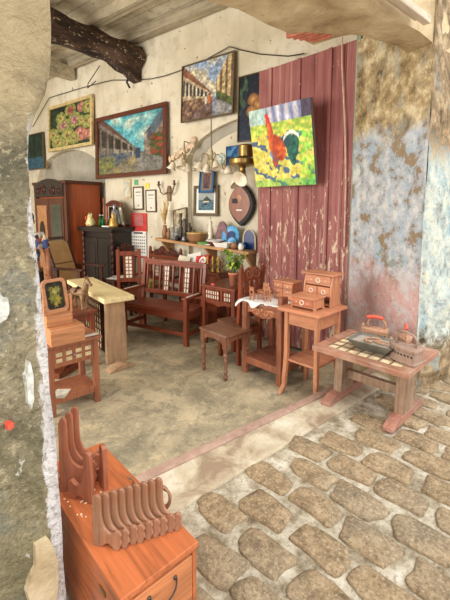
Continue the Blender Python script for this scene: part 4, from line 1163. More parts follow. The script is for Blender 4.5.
# charcoal irons
def iron(label, loc, rot, mat, sc=1.0, lid=0.0, grip=True):
    t = thing('charcoal_iron', label, 'iron', loc, rot, 'old charcoal irons on the low table')
    def outline(k_):
        P = []
        for i in range(15):
            u = i / 14; x = -.11 + .22 * u; w = .062 * (1 - max(0, (u - .35) / .65) ** 2.2) ; P.append((x * k_, w * k_ + .002))
        return P + [(x, -w) for x, w in P[::-1][1:]]
    b = MB(); lv = []
    for z, k_ in ((0, 1.0), (.012, 1.0), (.014, .94), (.075, .9), (.078, .96), (.085, .96)):
        lv.append([b.bm.verts.new((x * sc, y * sc, z * sc)) for x, y in outline(k_)])
    for A, Bv in zip(lv, lv[1:]):
        n = len(A)
        for i in range(n): b.bm.faces.new([A[i], A[(i + 1) % n], Bv[(i + 1) % n], Bv[i]])
    b.bm.faces.new(lv[0][::-1]); b.bm.faces.new(lv[-1]); b.out('body', mat, t, .002)
    b = MB()
    for i in range(8):
        u = .08 + i * .11; x = (-.11 + .22 * u) * .93; w = .062 * (1 - max(0, (u - .35) / .65) ** 2.2) * .925 + .002
        for s in (-1, 1): b.ball((x * sc, s * w * sc, .056 * sc), (.007 * sc, .004 * sc, .007 * sc), 8, 6)
    b.out('vent_hole', 'black', t)
    b = MB(); lv = []
    for z, k_ in ((.085, .97), (.097, .94), (.104, .7)): lv.append([b.bm.verts.new((x * sc, y * sc, z * sc)) for x, y in outline(k_)])
    for A, Bv in zip(lv, lv[1:]):
        n = len(A)
        for i in range(n): b.bm.faces.new([A[i], A[(i + 1) % n], Bv[(i + 1) % n], Bv[i]])
    b.bm.faces.new(lv[0][::-1]); b.bm.faces.new(lv[-1]); ld = b.out('lid', mat, t, .002)
    b = MB(); b.tube([(-.075 * sc, 0, .10 * sc), (-.085 * sc, 0, .15 * sc), (-.06 * sc, 0, .18 * sc), (0, 0, .19 * sc), (.05 * sc, 0, .185 * sc)], .008 * sc, 8)
    b.tube([(.045 * sc, 0, .10 * sc), (.055 * sc, 0, .14 * sc), (.035 * sc, 0, .185 * sc)], .008 * sc, 8); b.out('handle_post', mat, ld, smooth=True)
    if grip: MB().tube([(-.065 * sc, 0, .182 * sc), (-.05 * sc, 0, .192 * sc), (0, 0, .197 * sc), (.05 * sc, 0, .192 * sc), (.065 * sc, 0, .186 * sc)], [.012 * sc, .016 * sc, .017 * sc, .016 * sc, .012 * sc], 10).out('grip', 'grip', ld, smooth=True)
    b = MB(); b.ball((.09 * sc, 0, .115 * sc), (.012 * sc, .01 * sc, .018 * sc)); b.out('latch', mat, ld, smooth=True)
    return t
iron('rusty charcoal iron with red wooden grip, rear left beside the jamb wall', (3.22, 0.90, TZ), 100, 'rust', 1.0)
iron('rusty charcoal iron with upright red grip end at the table rear right corner', (3.21, 0.655, TZ), 195, 'rust', .85)
iron('grey brown cast charcoal iron without grip at the front right table corner', (2.905, 0.60, TZ), 72, 'rust2', 1.12, 0, False)
# tin tray with horseshoe
t = thing('tin_tray', 'rectangular grey tin tray with sloping sides in the middle of the tile top', 'tray', (2.98, 0.83, TZ), -6); t.scale = (1.1, 1.1, 1.0)
b = MB()
def frus(z, w, d): return [b.bm.verts.new((sx * d / 2, sy * w / 2, z)) for sx, sy in ((-1, -1), (1, -1), (1, 1), (-1, 1))]
A, Bv, Cv, Dv = frus(0, .20, .12), frus(.08, .32, .22), frus(.08, .305, .205), frus(.06, .285, .19)
for P_, Q_ in ((A, Bv), (Bv, Cv), (Cv, Dv)):
    for i in range(4): b.bm.faces.new([P_[i], P_[(i + 1) % 4], Q_[(i + 1) % 4], Q_[i]])
b.bm.faces.new(A[::-1]); b.bm.faces.new(Dv); b.out('pan', 'tin', t, .003)
MB().box((0, 0, .061), (.185, .28, .004)).out('ash_bed', plain('ash grey', (150, 140, 128), .95), t)
o = MB(); o.tube([(.05 * math.cos(a) * 1.0, .06 * math.sin(a), 0) for a in [R(-150 + i * 20) for i in range(16)]], .009, 8)
o = o.out('horseshoe', 'rust', smooth=True); place(o, (2.99, 0.84, TZ + .074), 40); tag(o, 'rusty horseshoe lying in the grey tin tray', 'horseshoe')
b = MB(); b.tube([(-.06, 0, 0), (0, .01, .004), (.06, -.005, 0)], [.006, .009, .005], 6); b.tube([(-.05, -.03, .002), (.02, -.035, .006), (.05, -.02, .002)], .006, 6)
o = b.out('iron_scrap', 'rust'); place(o, (2.95, 0.78, TZ + .074), 80); tag(o, 'bent rusty iron scrap beside the horseshoe in the tray', 'scrap')

# ------------------------------------------------------------ drawer chest in the foreground with plate stands
CZ = 0.55
t = thing('drawer_chest', 'long orange varnished chest with wire drawer pull in the doorway foreground', 'chest', (0.841, 1.257, ST), -9.5)
LH = CZ - ST
MB().box((0, 0, LH - .011), (.306, .80, .022)).out('top', 'orange_y', t, .003)
b = MB(); b.box((.140, 0, LH / 2 - .011), (.018, .784, LH - .022)); b.box((-.140, 0, LH / 2 - .011), (.018, .784, LH - .022)); b.box((0, .385, LH / 2 - .011), (.28, .018, LH - .022)); b.box((0, -.375, .02), (.262, .03, .035)); b.box((0, -.375, LH - .031), (.262, .03, .016)); b.box((0, 0, .02), (.27, .75, .02)); b.out('carcass', 'orange_y', t, .002)
dr = MB().box((0, -.383, (LH - .04) / 2 + .018), (.258, .02, LH - .085)).out('drawer', 'orange_v', t, .003)
zc = LH * .72
b = MB(); b.tube([(.052 * math.cos(PI + i * PI / 10) , -.404 - .012 * math.sin(i * PI / 10), zc + .034 + .042 * math.sin(PI + i * PI / 10)) for i in range(11)], .0032, 6)
for s in (-1, 1): b.ball((s * .052, -.397, zc + .034), (.008, .006, .008), 8, 6)
b.out('pull', plain('dark wire pull', (92, 84, 80), .4, .8), dr)
MB().box((-.151, -.26, LH - .085), (.004, .045, .018)).out('hinge', 'brass', t, .001)
def stand_poly(h, w):
    P = [(0, 0), (.0, h * .5), (.004, h * .93), (.010, h * .985), (.021, h), (.032, h * .985), (.037, h * .93)]
    for i in range(9):
        a = i / 8; P.append((.037 + (w * .62 - .037) * (1 - math.cos(a * PI / 2)) ** 1.0, h * .62 - (h * .62 - h * .30) * math.sin(a * PI / 2)))
    P += [(w * .72, h * .335), (w * .80, h * .38), (w * .90, h * .37), (w * .97, h * .31), (w * .93, h * .24), (w * .97, h * .15), (w * .9, h * .07), (w * .86, 0)]
    for i in range(7):
        a = i / 6; P.append((w * .72 - w * .42 * a, h * .10 * math.sin(a * PI)))
    return P
def make_stand(h, w, th, mat, label, loc, rot, group, first=True):
    b = MB(); b.prism(stand_poly(h, w), 'xz', -th / 2, th / 2); o = b.out('plate_stand', mat, None, .0025)
    place(o, loc, rot); return tag(o, label, 'plate stand', group)
ordn = ['leftmost', 'second', 'third', 'fourth', 'fifth', 'sixth', 'seventh', 'eighth', 'last']
first = None
for i in range(9):
    loc = (.688 + i * .0238, 1.128 - i * .0136, CZ + .0005); rot = -66 + random.uniform(-3, 3)
    lb = ('%s from the left of nine carved plate stands in the front row on the chest' % ordn[i]) if 0 < i < 8 else ('leftmost carved plate stand of the front row on the chest' if i == 0 else 'rightmost carved plate stand of the front row, by the chest corner')
    if first is None: first = make_stand(.198, .118, .0115, 'stand', lb, loc, rot, 'plate stands in the front row')
    else: dup(first, loc, rot, lb)
big = None
for i in range(3):
    loc = (.752 + i * .040, 1.465 + i * .022, CZ + .0005); rot = -42
    lb = ['nearest the pier of three tall plate stands at the back of the chest', 'middle one of three tall plate stands at the back of the chest', 'right hand one of three tall plate stands at the back of the chest'][i]
    if big is None: big = make_stand(.33, .155, .016, 'stand2', lb, loc, rot, 'tall plate stands at the chest back')
    else: dup(big, loc, rot, lb)
make_stand(.22, .12, .02, 'stand2', 'plate stand turned edge on in the middle of the chest, left of its pair', (.800, 1.300, CZ + .0005), 112, 'plate stands mid chest')
make_stand(.20, .12, .02, 'stand2', 'plate stand in the middle of the chest behind the front row, right of its pair', (.872, 1.315, CZ + .0005), 80, 'plate stands mid chest')
def crescent(label, loc, rot, sc):
    P = []
    for i in range(13): a = R(-80 + i * 14); P.append((.04 * math.cos(a) * sc, (.05 + .05 * math.sin(a)) * sc))
    for i in range(13): a = R(88 - i * 14); P.append(((.004 + .026 * math.cos(a)) * sc, (.06 + .042 * math.sin(a)) * sc))
    b = MB(); b.prism(P, 'xz', -.008, .008); o = b.out('stand_hook', 'stand', None, .002); place(o, loc, rot); tag(o, label, 'hook', 'loose crescent hooks on the chest')
crescent('loose crescent wooden hook at the right end of the front row', (.945, 1.05, CZ), -60, 1.0)
crescent('loose crescent wooden hook standing behind the front row', (.915, 1.225, CZ), -20, .75)
b = MB(); rd = random.Random(5)
for i in range(46):
    x, y = rd.gauss(-.075, .03), rd.gauss(.10, .08)
    if abs(x) < .15 and abs(y) < .38: b.box((x, y, .0015), (rd.uniform(.003, .009), rd.uniform(.003, .007), .003))
o = b.out('wood_chips', 'debris'); place(o, (0.841, 1.257, CZ), -9.5); tag(o, 'pale wood chips and dust scattered on the orange chest top', 'wood chips', None, 'stuff')

#PART3
# ------------------------------------------------------------ left side of the shop
# side table with shell inlaid drawer
t = thing('side_table', 'orange brown side table with shell inlaid drawer at the left pier', 'table', (1.72, 3.12, 0), 81)
MB().box((0, 0, .605), (.40, .50, .026)).out('tabletop', 'shell_t', t, .006)
for x, y in ((-.155, -.195), (-.155, .195), (.155, -.195), (.155, .195)): leg_box(t, x, y, .592, .05, 'shell_t')
b = MB(); b.box((0, .195, .50), (.29, .022, .17)); b.box((0, -.195, .50), (.29, .022, .17)); b.box((.155, 0, .50), (.022, .36, .17)); b.out('apron', 'shell_t', t, .003)
dr = MB().box((-.158, 0, .50), (.022, .345, .165)).out('drawer', 'shell_t', t, .003)
b = MB()
for i in range(4):
    for j in range(2): b.box((-.170, -.125 + i * .083 , .475 + j * .052), (.006, .05, .033))
b.out('shell_inlay', 'tile', dr, .001); knob(dr, (-.17, .0, .50), .011, 'silver')
MB().box((0, 0, .145), (.34, .42, .02)).out('shelf', 'shell_t', t, .003)
b = MB(); b.box((-.155, 0, .125), (.024, .36, .05)); b.box((.155, 0, .125), (.024, .36, .05)); b.box((0, .195, .125), (.29, .024, .05)); b.box((0, -.195, .125), (.29, .024, .05)); b.out('shelf_rail', 'shell_t', t, .003)
o = MB().box((0, 0, 0), (.16, .12, .004)).out('paper_sheet', plain('greyish paper', (206, 200, 182), .9)); place(o, (1.60, 3.03, .158), 40); tag(o, 'pale sheet of paper on the lower shelf of the left side table', 'paper')
o = MB().box((0, 0, 0), (.30, .05, .003)).out('paper_strip', 'white'); place(o, (1.79, 2.985, .620), 81 - 90); tag(o, 'white crumpled paper strip under the vanity box on the side table', 'paper')
# vanity dressing box with swivel frame
t = thing('vanity_box', 'honey coloured stepped dressing box with rounded swivel frame on the side table', 'vanity box', (1.655, 3.04, .619), 79); t.scale = (.93, .93, .95)
bx_ = MB().box((-.02, 0, .075), (.24, .30, .15)).out('lower_drawer_box', 'vanity', t, .006)
MB().box((-.142, 0, .07), (.008, .27, .115)).out('drawer', 'vanity', bx_, .003)
bx_ = MB().box((.035, .035, .20), (.15, .23, .10)).out('upper_drawer_box', 'vanity', t, .005)
MB().box((-.042, .035, .20), (.006, .205, .075)).out('drawer', 'vanity', bx_, .003)
for s in (-1, 1):
    b = MB(); b.prism([(-.012, .25), (.016, .25), (.02, .33), (.012, .40), (-.006, .42), (-.012, .36)], 'xz', .035 + s * .118 - .008, .035 + s * .118 + .008); b.out('post', 'vanity', t, .003)
def rrect(w, h, r, n=5):
    P = []
    for cx, cy, a0 in ((w / 2 - r, h / 2 - r, 0), (-w / 2 + r, h / 2 - r, 90), (-w / 2 + r, -h / 2 + r, 180), (w / 2 - r, -h / 2 + r, 270)):
        for i in range(n + 1): a = R(a0 + 90 * i / n); P.append((cx + r * math.cos(a), cy + r * math.sin(a)))
    return P
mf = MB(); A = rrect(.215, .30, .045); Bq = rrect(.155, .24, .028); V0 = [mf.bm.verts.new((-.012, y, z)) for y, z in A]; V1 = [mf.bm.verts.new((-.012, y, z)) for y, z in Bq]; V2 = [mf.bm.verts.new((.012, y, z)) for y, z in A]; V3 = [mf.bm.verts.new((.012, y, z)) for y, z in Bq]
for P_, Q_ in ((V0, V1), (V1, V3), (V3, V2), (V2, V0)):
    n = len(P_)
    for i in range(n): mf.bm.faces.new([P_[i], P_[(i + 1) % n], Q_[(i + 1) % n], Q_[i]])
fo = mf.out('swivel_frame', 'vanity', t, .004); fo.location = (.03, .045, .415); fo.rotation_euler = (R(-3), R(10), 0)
paint_mesh(.165, .25, 40, 50, leaf_reflection_fn, x=.002).out('painted_reflection', 'paint', fo); MB().box((.007, 0, 0), (.006, .17, .255)).out('backing', 'vanity', fo)  # mirror face, its reflected foliage painted into the colour
# horse figurine
def blob_chain(b, pts, n=8): b.tube([p for p, r in pts], [r for p, r in pts], n)
t = thing('horse_figurine', 'brown carved standing horse figurine on the dark table behind the vanity box', 'figurine', (2.26, 3.78, .651), -85); t.scale = (1.2, 1.2, 1.2)
b = MB(); blob_chain(b, [((-.085, 0, .15), .010), ((-.08, 0, .155), .034), ((-.04, 0, .15), .040), ((.02, 0, .148), .036), ((.07, 0, .155), .042), ((.095, 0, .165), .030), ((.105, 0, .17), .010)], 12)
blob_chain(b, [((.07, 0, .16), .036), ((.10, 0, .20), .028), ((.118, 0, .245), .021), ((.125, 0, .265), .018)], 10)
blob_chain(b, [((.112, 0, .275), .014), ((.125, 0, .272), .021), ((.155, 0, .25), .015), ((.18, 0, .232), .013), ((.188, 0, .228), .006)], 10)
for s in (-1, 1):
    blob_chain(b, [((.118, s * .012, .285), .007), ((.120, s * .013, .312), .002)], 6)
    blob_chain(b, [((.075, s * .024, .14), .022), ((.078, s * .024, .09), .013), ((.072, s * .024, .075), .012), ((.074, s * .024, .03), .008), ((.078, s * .024, .012), .011), ((.08, s * .024, 0), .013)], 8)
    blob_chain(b, [((-.07, s * .024, .14), .027), ((-.062, s * .024, .10), .017), ((-.088, s * .024, .07), .011), ((-.082, s * .024, .03), .008), ((-.076, s * .024, .012), .011), ((-.074, s * .024, 0), .013)], 8)
blob_chain(b, [((-.085, 0, .17), .010), ((-.105, 0, .15), .012), ((-.112, 0, .09), .010), ((-.108, 0, .05), .003)], 8)
b.out('body', wood('carved horse wood', (136, 104, 74), 'z', .5, .3), t, smooth=True)
b = MB(); blob_chain(b, [((.115, 0, .285), .006), ((.095, 0, .25), .010), ((.07, 0, .205), .010), ((.05, 0, .185), .004)], 6); b.out('mane', 'ebony_red', t, smooth=True)
b = MB(); b.tube([(.0, -.042, .16), (-.01, 0, .192), (.0, .042, .16)], .016, 8); b.out('saddle', 'ebony_red', t, smooth=True)
# dark low table carrying horse
t = thing('dark_table', 'dark brown low table beneath the horse figurine, beside the pale plank table', 'table', (2.18, 4.08, 0), -12)
MB().box((0, 0, .63), (.56, .90, .04)).out('tabletop', 'desk', t, .006)
for x, y in ((-.23, -.39), (-.23, .39), (.23, -.39), (.23, .39)): leg_box(t, x, y, .61, .05, 'desk_z')
b = MB(); b.box((-.23, 0, .57), (.025, .74, .08)); b.box((.23, 0, .57), (.025, .74, .08)); b.box((0, .39, .57), (.42, .025, .08)); b.box((0, -.39, .57), (.42, .025, .08)); b.out('apron', 'desk_z', t)
# lattice cabinet under the plank
t = thing('lattice_cabinet', 'dark lattice fronted low cabinet with pale shell panes beneath the plank table', 'cabinet', (2.80, 4.14, 0), -15)
b = MB(); b.box((.02, 0, .31), (.26, .62, .60)); b.out('carcass', 'ebony', t)
MB().box((0, 0, .635), (.32, .66, .025)).out('top', 'ebony_red', t, .004)
lattice(t, -.125, -.30, .30, .05, .60, 8, 7, 'ebony_red', .014, .03, 'lattice', 'tile')
# plank table
t = thing('plank_table', 'long table of pale yellow planed plank on a rough slab leg', 'table', (2.70, 4.09, 0), -15)
MB().box((0, 0, .752), (.35, 1.42, .055)).out('tabletop', 'plank', t, .008)
b = MB(); b.prism([(-.125, 0), (.125, 0), (.105, .725), (-.115, .725)], 'xz', -.60, -.53); b.out('leg', 'rough', t, .012)
b = MB(); b.prism([(-.155, 0), (.145, 0), (.125, .725), (-.135, .725)], 'xz', .56, .62); b.out('leg', 'rough', t, .012)
t = thing('curved_offcut', 'half round rough wood offcut lying on the floor before the slab leg', 'offcut', (2.46, 3.36, 0), -4)
b = MB(); b.prism([(-.15, 0)] + [(-.15 + .3 * i / 12, .012 + .05 * math.sin(PI * i / 12)) for i in range(13)] + [(.15, 0)], 'xz', -.06, .06); b.out('slab', 'rough', t, .006)
o = MB(); o.box((0, 0, .03), (.34, .09, .06)); o.box((.05, .12, .02), (.26, .08, .04)); o.beam((-.12, -.02, .05), (.18, .1, .12), .05, .04)
o = o.out('timber_scraps', 'desk'); place(o, (2.05, 3.72, 0), 20); tag(o, 'dark timber offcuts lying on the floor behind the left side table', 'scrap')

# person standing, mostly behind the pier
def skin_mesh(name, verts, edges, radii, mat, parent, sub=2, root=0):
    me = bpy.data.meshes.new(name); me.from_pydata(verts, edges, []); o = bpy.data.objects.new(name, me); COL.objects.link(o)
    if parent is not None: o.parent = parent
    sk = o.modifiers.new('skin', 'SKIN'); sk.use_smooth_shade = True
    if not me.skin_vertices: 
        pass
    lay = me.skin_vertices[0].data
    for i, r in enumerate(radii): lay[i].radius = r if isinstance(r, tuple) else (r, r)
    lay[root].use_root = True
    sb = o.modifiers.new('sub', 'SUBSURF'); sb.levels = sub; sb.render_levels = sub
    me.materials.append(M[mat]); return o
t = thing('person', 'person in patterned short sleeved shirt standing half hidden behind the left pier', 'person', (2.50, 5.40, 0), 64)
V = []; E_ = []; RR = []
def add(p, r, prev=None):
    V.append(p); RR.append(r); i = len(V) - 1
    if prev is not None: E_.append((prev, i))
    return i
pel = add((0, 0, .90), (.14, .10)); ch = add((0, 0, 1.08), (.135, .10), pel); ch2 = add((0, 0, 1.26), (.15, .105), ch); nk = add((0, 0, 1.40), .055, ch2); nk2 = add((-.01, 0, 1.46), .052, nk)
hd = add((-.025, 0, 1.54), .085, nk2); hd2 = add((-.02, 0, 1.64), .078, hd)
for s in (-1, 1):
    hip = add((0, s * .085, .84), .088, pel); kn = add((-.01, s * .095, .46), .058, hip); an = add((.01, s * .10, .08), .038, kn); add((-.12, s * .11, .03), .03, an)
    sh = add((0, s * .17, 1.36), .056, ch2); el = add((.03, s * .235, 1.09), .042, sh); wr_ = add((-.06, s * .235, .88), .030, el); hp = add((-.085, s * .23, .82), (.034, .018), wr_)
    for k_ in range(4):
        f1 = add((-.115 - .006 * (k_ % 2) + .004 * k_, s * (.205 + .016 * k_), .775 - .004 * (k_ in (1, 2))), .0085, hp); f2 = add((-.105, s * (.203 + .016 * k_), .742 - .008 * (k_ in (1, 2))), .0075, f1)
    f1 = add((-.118, s * .195, .82), .010, hp); add((-.135, s * .188, .79), .008, f1)
skin_mesh('body', V, E_, RR, 'skin', t)
sv = [(0, 0, .86), (0, 0, 1.06), (0, 0, 1.26), (0, 0, 1.38)]; se = [(0, 1), (1, 2), (2, 3)]; sr = [(.165, .125), (.158, .12), (.172, .125), (.085, .08)]
for s in (-1, 1):
    i = len(sv); sv += [(0, s * .17, 1.365), (.022, s * .225, 1.16)]; se += [(2, i), (i, i + 1)]; sr += [.074, .068]
skin_mesh('shirt', sv, se, sr, 'shirt', t, 2, 1)
tv = [(0, 0, .93)]; te = []; tr = [(.15, .11)]
for s in (-1, 1):
    i = len(tv); tv += [(0, s * .088, .82), (-.01, s * .096, .46), (.01, s * .10, .1)]; te += [(0, i), (i, i + 1), (i + 1, i + 2)]; tr += [.10, .075, .06]
skin_mesh('trousers', tv, te, tr, 'trousers', t)
b = MB(); b.ball((-.008, 0, 1.625), (.098, .092, .095), 16, 12); b.out('hair', 'hair', t, smooth=True)
b = MB(); b.tube([(-.118, 0, 1.57), (-.135, 0, 1.54), (-.118, 0, 1.53)], [.006, .014, .008], 8)
for s in (-1, 1): b.ball((-.022, s * .088, 1.56), (.022, .010, .032))
b.out('face', 'skin', t, smooth=True)
b = MB()
for s in (-1, 1): b.ball((-.105, s * .032, 1.58), (.010, .014, .009))
b.box((-.108, 0, 1.50), (.008, .045, .008)); b.out('eyes_and_mouth', 'black', t)

# cane lounge chair
t = thing('cane_chair', 'tall backed lounge chair with woven cane panel and long dark arms, next to the person', 'chair', (3.22, 5.46, 0), 108)
b = MB(); b.beam((.10, 0, .72), (.34, 0, 1.42), .44, .012, (0, 1, 0)); 
bk = MB(); bk.prism([(-.22, 0), (.22, 0), (.22, .62), (.14, .70), (-.14, .70), (-.22, .62)], 'yz', -.006, .006); cp = bk.out('cane_back', 'cane', t); cp.location = (.10, 0, .58); cp.rotation_euler = (0, R(20), 0)
b = MB()
for s in (-1, 1): b.beam((0, s * .225, -.25), (0, s * .225, .68), .035, .04)
b.beam((0, -.225, 0), (0, .225, 0), .035, .04); b.beam((0, -.16, .74), (0, .16, .74), .03, .04); b.beam((0, -.21, .33), (0, .21, .33), .012, .02); b.out('back_frame', 'ebony_red', t).location = (.10, 0, .58)
for ob in t.children:
    if ob.name.startswith('back_frame'): ob.rotation_euler = (0, R(20), 0)
MB().box((-.12, 0, .42), (.44, .44, .03), Matrix.Rotation(R(-8), 3, 'Y').to_euler()).out('seat', 'cane', t)
for s in (-1, 1):
    b = MB(); b.box((-.10, s * .26, .84), (.56, .085, .026)); b.out('armrest', 'ebony_red', t, .01)
    leg_box(t, -.30, s * .25, .83, .045, 'ebony_red'); leg_box(t, .12, s * .25, .83, .045, 'ebony_red')
for q_ in ((-.30, 0, .38), (.12, 0, .34)): MB().box(q_, (.03, .46, .05)).out('stretcher', 'ebony_red', t)

# armoire with mirror door
t = thing('armoire', 'tall armoire with orange side and carved crest standing in the blind arch', 'wardrobe', (4.10, 7.10, 0), 0)
AW, AD, AH = 1.16, .74, 2.22
MB().box((0.02, 0, AH / 2 + .03), (AD - .06, AW - .06, AH - .08)).out('carcass', 'armoire', t, .004)
MB().box((0, 0, AH), (AD + .05, AW + .06, .06)).out('cornice', 'armoire_d', t, .012); MB().box((0, 0, .05), (AD + .02, AW + .03, .10)).out('plinth', 'armoire_d', t, .006)
for s in (-1, 1): MB().box((-AD / 2 + .03, s * (AW / 2 - .04), AH / 2), (.07, .09, AH - .06)).out('corner_post', 'armoire_d', t, .006)
b = MB(); b.prism([(-.52, AH - .26), (.52, AH - .26)] + [(.52 - 1.04 * i / 16, AH - .02 + .10 * math.sin(PI * i / 16)) for i in range(17)], 'yz', -AD / 2 - .03, -AD / 2 + .02); cr = b.out('crest', 'ebony', t, .006)
b = MB()
for s in (-1, 1):
    b.tube(scroll((s * .17, AH - .13), .10, 1.6, 0, s, 20, 'yz', -AD / 2 - .035), .016, 6); b.tube(scroll((s * .38, AH - .15), .08, 1.5, PI, -s, 20, 'yz', -AD / 2 - .035), .013, 6)
b.out('carving', 'ebony_red', cr, smooth=True)
d_ = MB().box((-AD / 2, .27, 1.0), (.035, .48, 1.86)).out('door', 'armoire_d', t, .004)
MB().box((-AD / 2 - .02, .27, 1.05), (.012, .36, 1.5)).out('panel', plain('tan door panel', (166, 116, 78), .4), d_)
b = MB(); b.prism([(.27 + .10 * math.cos(i * PI / 12), 1.28 + .22 * math.sin(i * PI / 12)) for i in range(24)], 'yz', -AD / 2 - .034, -AD / 2 - .026); b.out('oval_inlay', 'ebony', d_)
d_ = MB().box((-AD / 2, -.24, 1.0), (.035, .50, 1.86)).out('door', 'armoire_d', t, .004)
MB().box((-AD / 2 - .02, -.25, 1.0), (.01, .36, 1.62)).out('mirror', 'mirror', d_)
for s in (-1, 1): knob(d_, (-AD / 2 - .02, .02 + s * .03, .95), .014, 'brass')

# blackened carved cabinet
t = thing('carved_cabinet', 'blackened carved cabinet with turned corner columns, figurines on top', 'cabinet', (4.16, 5.93, 0), 0)
CW, CD, CH = .96, .46, 1.42
MB().box((.01, 0, CH / 2 - .02), (CD - .08, CW - .06, CH - .06)).out('carcass', 'ebony', t, .004)
b = MB(); b.prism([(-CW / 2 - .01, CH - .09), (CW / 2 + .01, CH - .09), (CW / 2 + .05, CH - .03), (CW / 2 + .05, CH), (-CW / 2 - .05, CH), (-CW / 2 - .05, CH - .03)], 'yz', -CD / 2 - .04, CD / 2); b.out('top', 'ebony', t, .006)
MB().box((0, 0, .06), (CD, CW, .12)).out('plinth', 'ebony', t, .006)
for s in (-1, 1):
    pr = [(.028, .12)]
    for i in range(22): z = .14 + i * (CH - .28) / 21; pr.append((.030 if i % 2 else .017, z))
    pr.append((.03, CH - .1)); MB().lathe(pr, (-CD / 2 + .02, s * (CW / 2 - .045), 0), 12).out('column', 'ebony_red', t)
for s in (-1, 1):
    d_ = MB().box((-CD / 2 + .03, s * .2, .70), (.03, .38, 1.04)).out('door', 'ebony', t, .006)
    MB().box((-CD / 2 + .012, s * .2, .70), (.02, .25, .84)).out('panel', 'ebony', d_, .012)
    knob(d_, (-CD / 2 + .01, s * .035, .72), .012, 'silver')
CT = CH + .001
# dresser mirror on the cabinet
t = thing('dresser_mirror', 'dark carved mirror stand with arched crest on the black cabinet', 'mirror', (4.29, 5.86, CT), 0)
b = MB(); b.box((0, 0, .02), (.16, .62, .04)); b.out('base', 'frame_d', t, .004)
for y, h in ((.30, .50), (.20, .38), (-.22, .40)): MB().lathe([(.02, .04), (.026, .10), (.014, .14), (.02, h * .6), (.014, h - .06), (.024, h - .02), (.004, h + .03)], (-.02, y, 0), 10).out('post', 'armoire', t, smooth=True)
b = MB(); b.prism([(-.24, .36), (.22, .36)] + [(.22 - .46 * i / 14, .40 + .07 * math.sin(PI * i / 14)) for i in range(15)], 'yz', -.04, .0); b.out('crest', 'frame_d', t, .004)
MB().box((0, -.01, .20), (.012, .36, .30)).out('mirror_glass', 'mirror', t)
def figurine(name, label, loc, prof, mat, extra=None, cat='figurine', rot=0):
    t = thing(name, label, cat, loc, rot); MB().lathe(prof, n=14).out('body', mat, t, smooth=True)
    if extra: extra(t)
    return t
def cat_extra(t):
    b = MB(); b.ball((-.01, 0, .165), (.05, .06, .05)); 
    for s in (-1, 1): b.lathe([(.022, 0), (.004, .045)], (0, s * .038, .20), 8)
    b.out('head', 'cream_gold', t, smooth=True)
    b = MB()
    for s in (-1, 1): b.ball((-.055, s * .02, .175), .008, 8, 6); b.ball((-.065, s * .03, .03), (.02, .018, .02), 8, 6)
    b.tube([(-.05, .03, .1), (-.07, .05, .14), (-.06, .05, .18)], .014, 8); b.out('features', 'grip', t)
M['cream_gold'] = plain('cream and gold porcelain', (226, 206, 150), .3, 0, .2, 30)
figurine('cat_figurine', 'cream and gold sitting cat figurine at the left end of the black cabinet', (4.02, 6.22, CT), [(.06, 0), (.085, .02), (.09, .06), (.07, .11), (.05, .14), (.02, .16)], 'cream_gold', cat_extra)
def bottle(label, loc, mat, h=.16, r=.025, group=None, name='bottle'):
    t = thing(name, label, 'bottle', loc, 0, group); MB().lathe([(r, 0), (r, h * .55), (r * .45, h * .72), (r * .4, h * .92), (r * .5, h * .93), (r * .5, h), (.002, h)], n=14).out('body', mat, t, smooth=True)
    MB().lathe([(r * .52, h), (r * .52, h + .012), (.002, h + .013)], n=10).out('cap', 'white', t); return t
bottle('green bottle on the black cabinet, left one of the pair', (3.98, 5.86, CT), 'green_glass', .2, .03, 'green bottles on the cabinet'); bottle('green bottle on the black cabinet, right one of the pair', (3.98, 5.78, CT), 'green_glass', .2, .03, 'green bottles on the cabinet')
o = MB().box((0, 0, .012), (.12, .20, .024)).out('white_dish', 'white', None, .008); place(o, (3.99, 5.66, CT), 0); tag(o, 'small white oblong dish at the front of the black cabinet', 'dish')
figurine('silver_figure', 'silver robed standing figure on the black cabinet behind the gold one', (4.16, 5.69, CT), [(.07, 0), (.075, .02), (.05, .10), (.065, .22), (.05, .29), (.02, .32), (.036, .35), (.03, .385), (.002, .40)], 'silver')
figurine('gold_figure', 'gilt seated figure on the right corner of the black cabinet', (4.03, 5.56, CT), [(.075, 0), (.08, .03), (.06, .08), (.055, .14), (.02, .17), (.035, .2), (.025, .24), (.002, .25)], 'gold')
picture('photo_frame', 'framed old photograph standing at the right of the black cabinet near the wall', .22, .30, old_photo_fn, (4.20, 5.53, CT + .19), -25, 'frame_b', .03, .02, 20, 24, -8, cat='photo frame', mount=.04)
# calendar on the wall
t = thing('calendar', 'red and white hanging wall calendar below the certificates', 'calendar', (4.40, 5.32, 1.32), 12)
b = MB(); b.box((0, 0, .18), (.012, .34, .32)); b.out('header', 'red_card', t); MB().box((-.01, .0, .22), (.006, .2, .2)).out('header_picture', 'pink_card', t)
MB().box((-.004, .02, -.2), (.008, .34, .44)).out('date_sheet', 'white', t)
b = MB()
for j in range(6):
    for i in range(7): b.box((-.009, -.11 + i * .042, -.08 - j * .055), (.003, .022, .02))
b.box((-.009, .02, -.01), (.003, .2, .03)); b.out('date_print', 'ink', t); MB().box((0, .02, -.43), (.012, .34, .04)).out('bottom_strip', 'red_card', t)

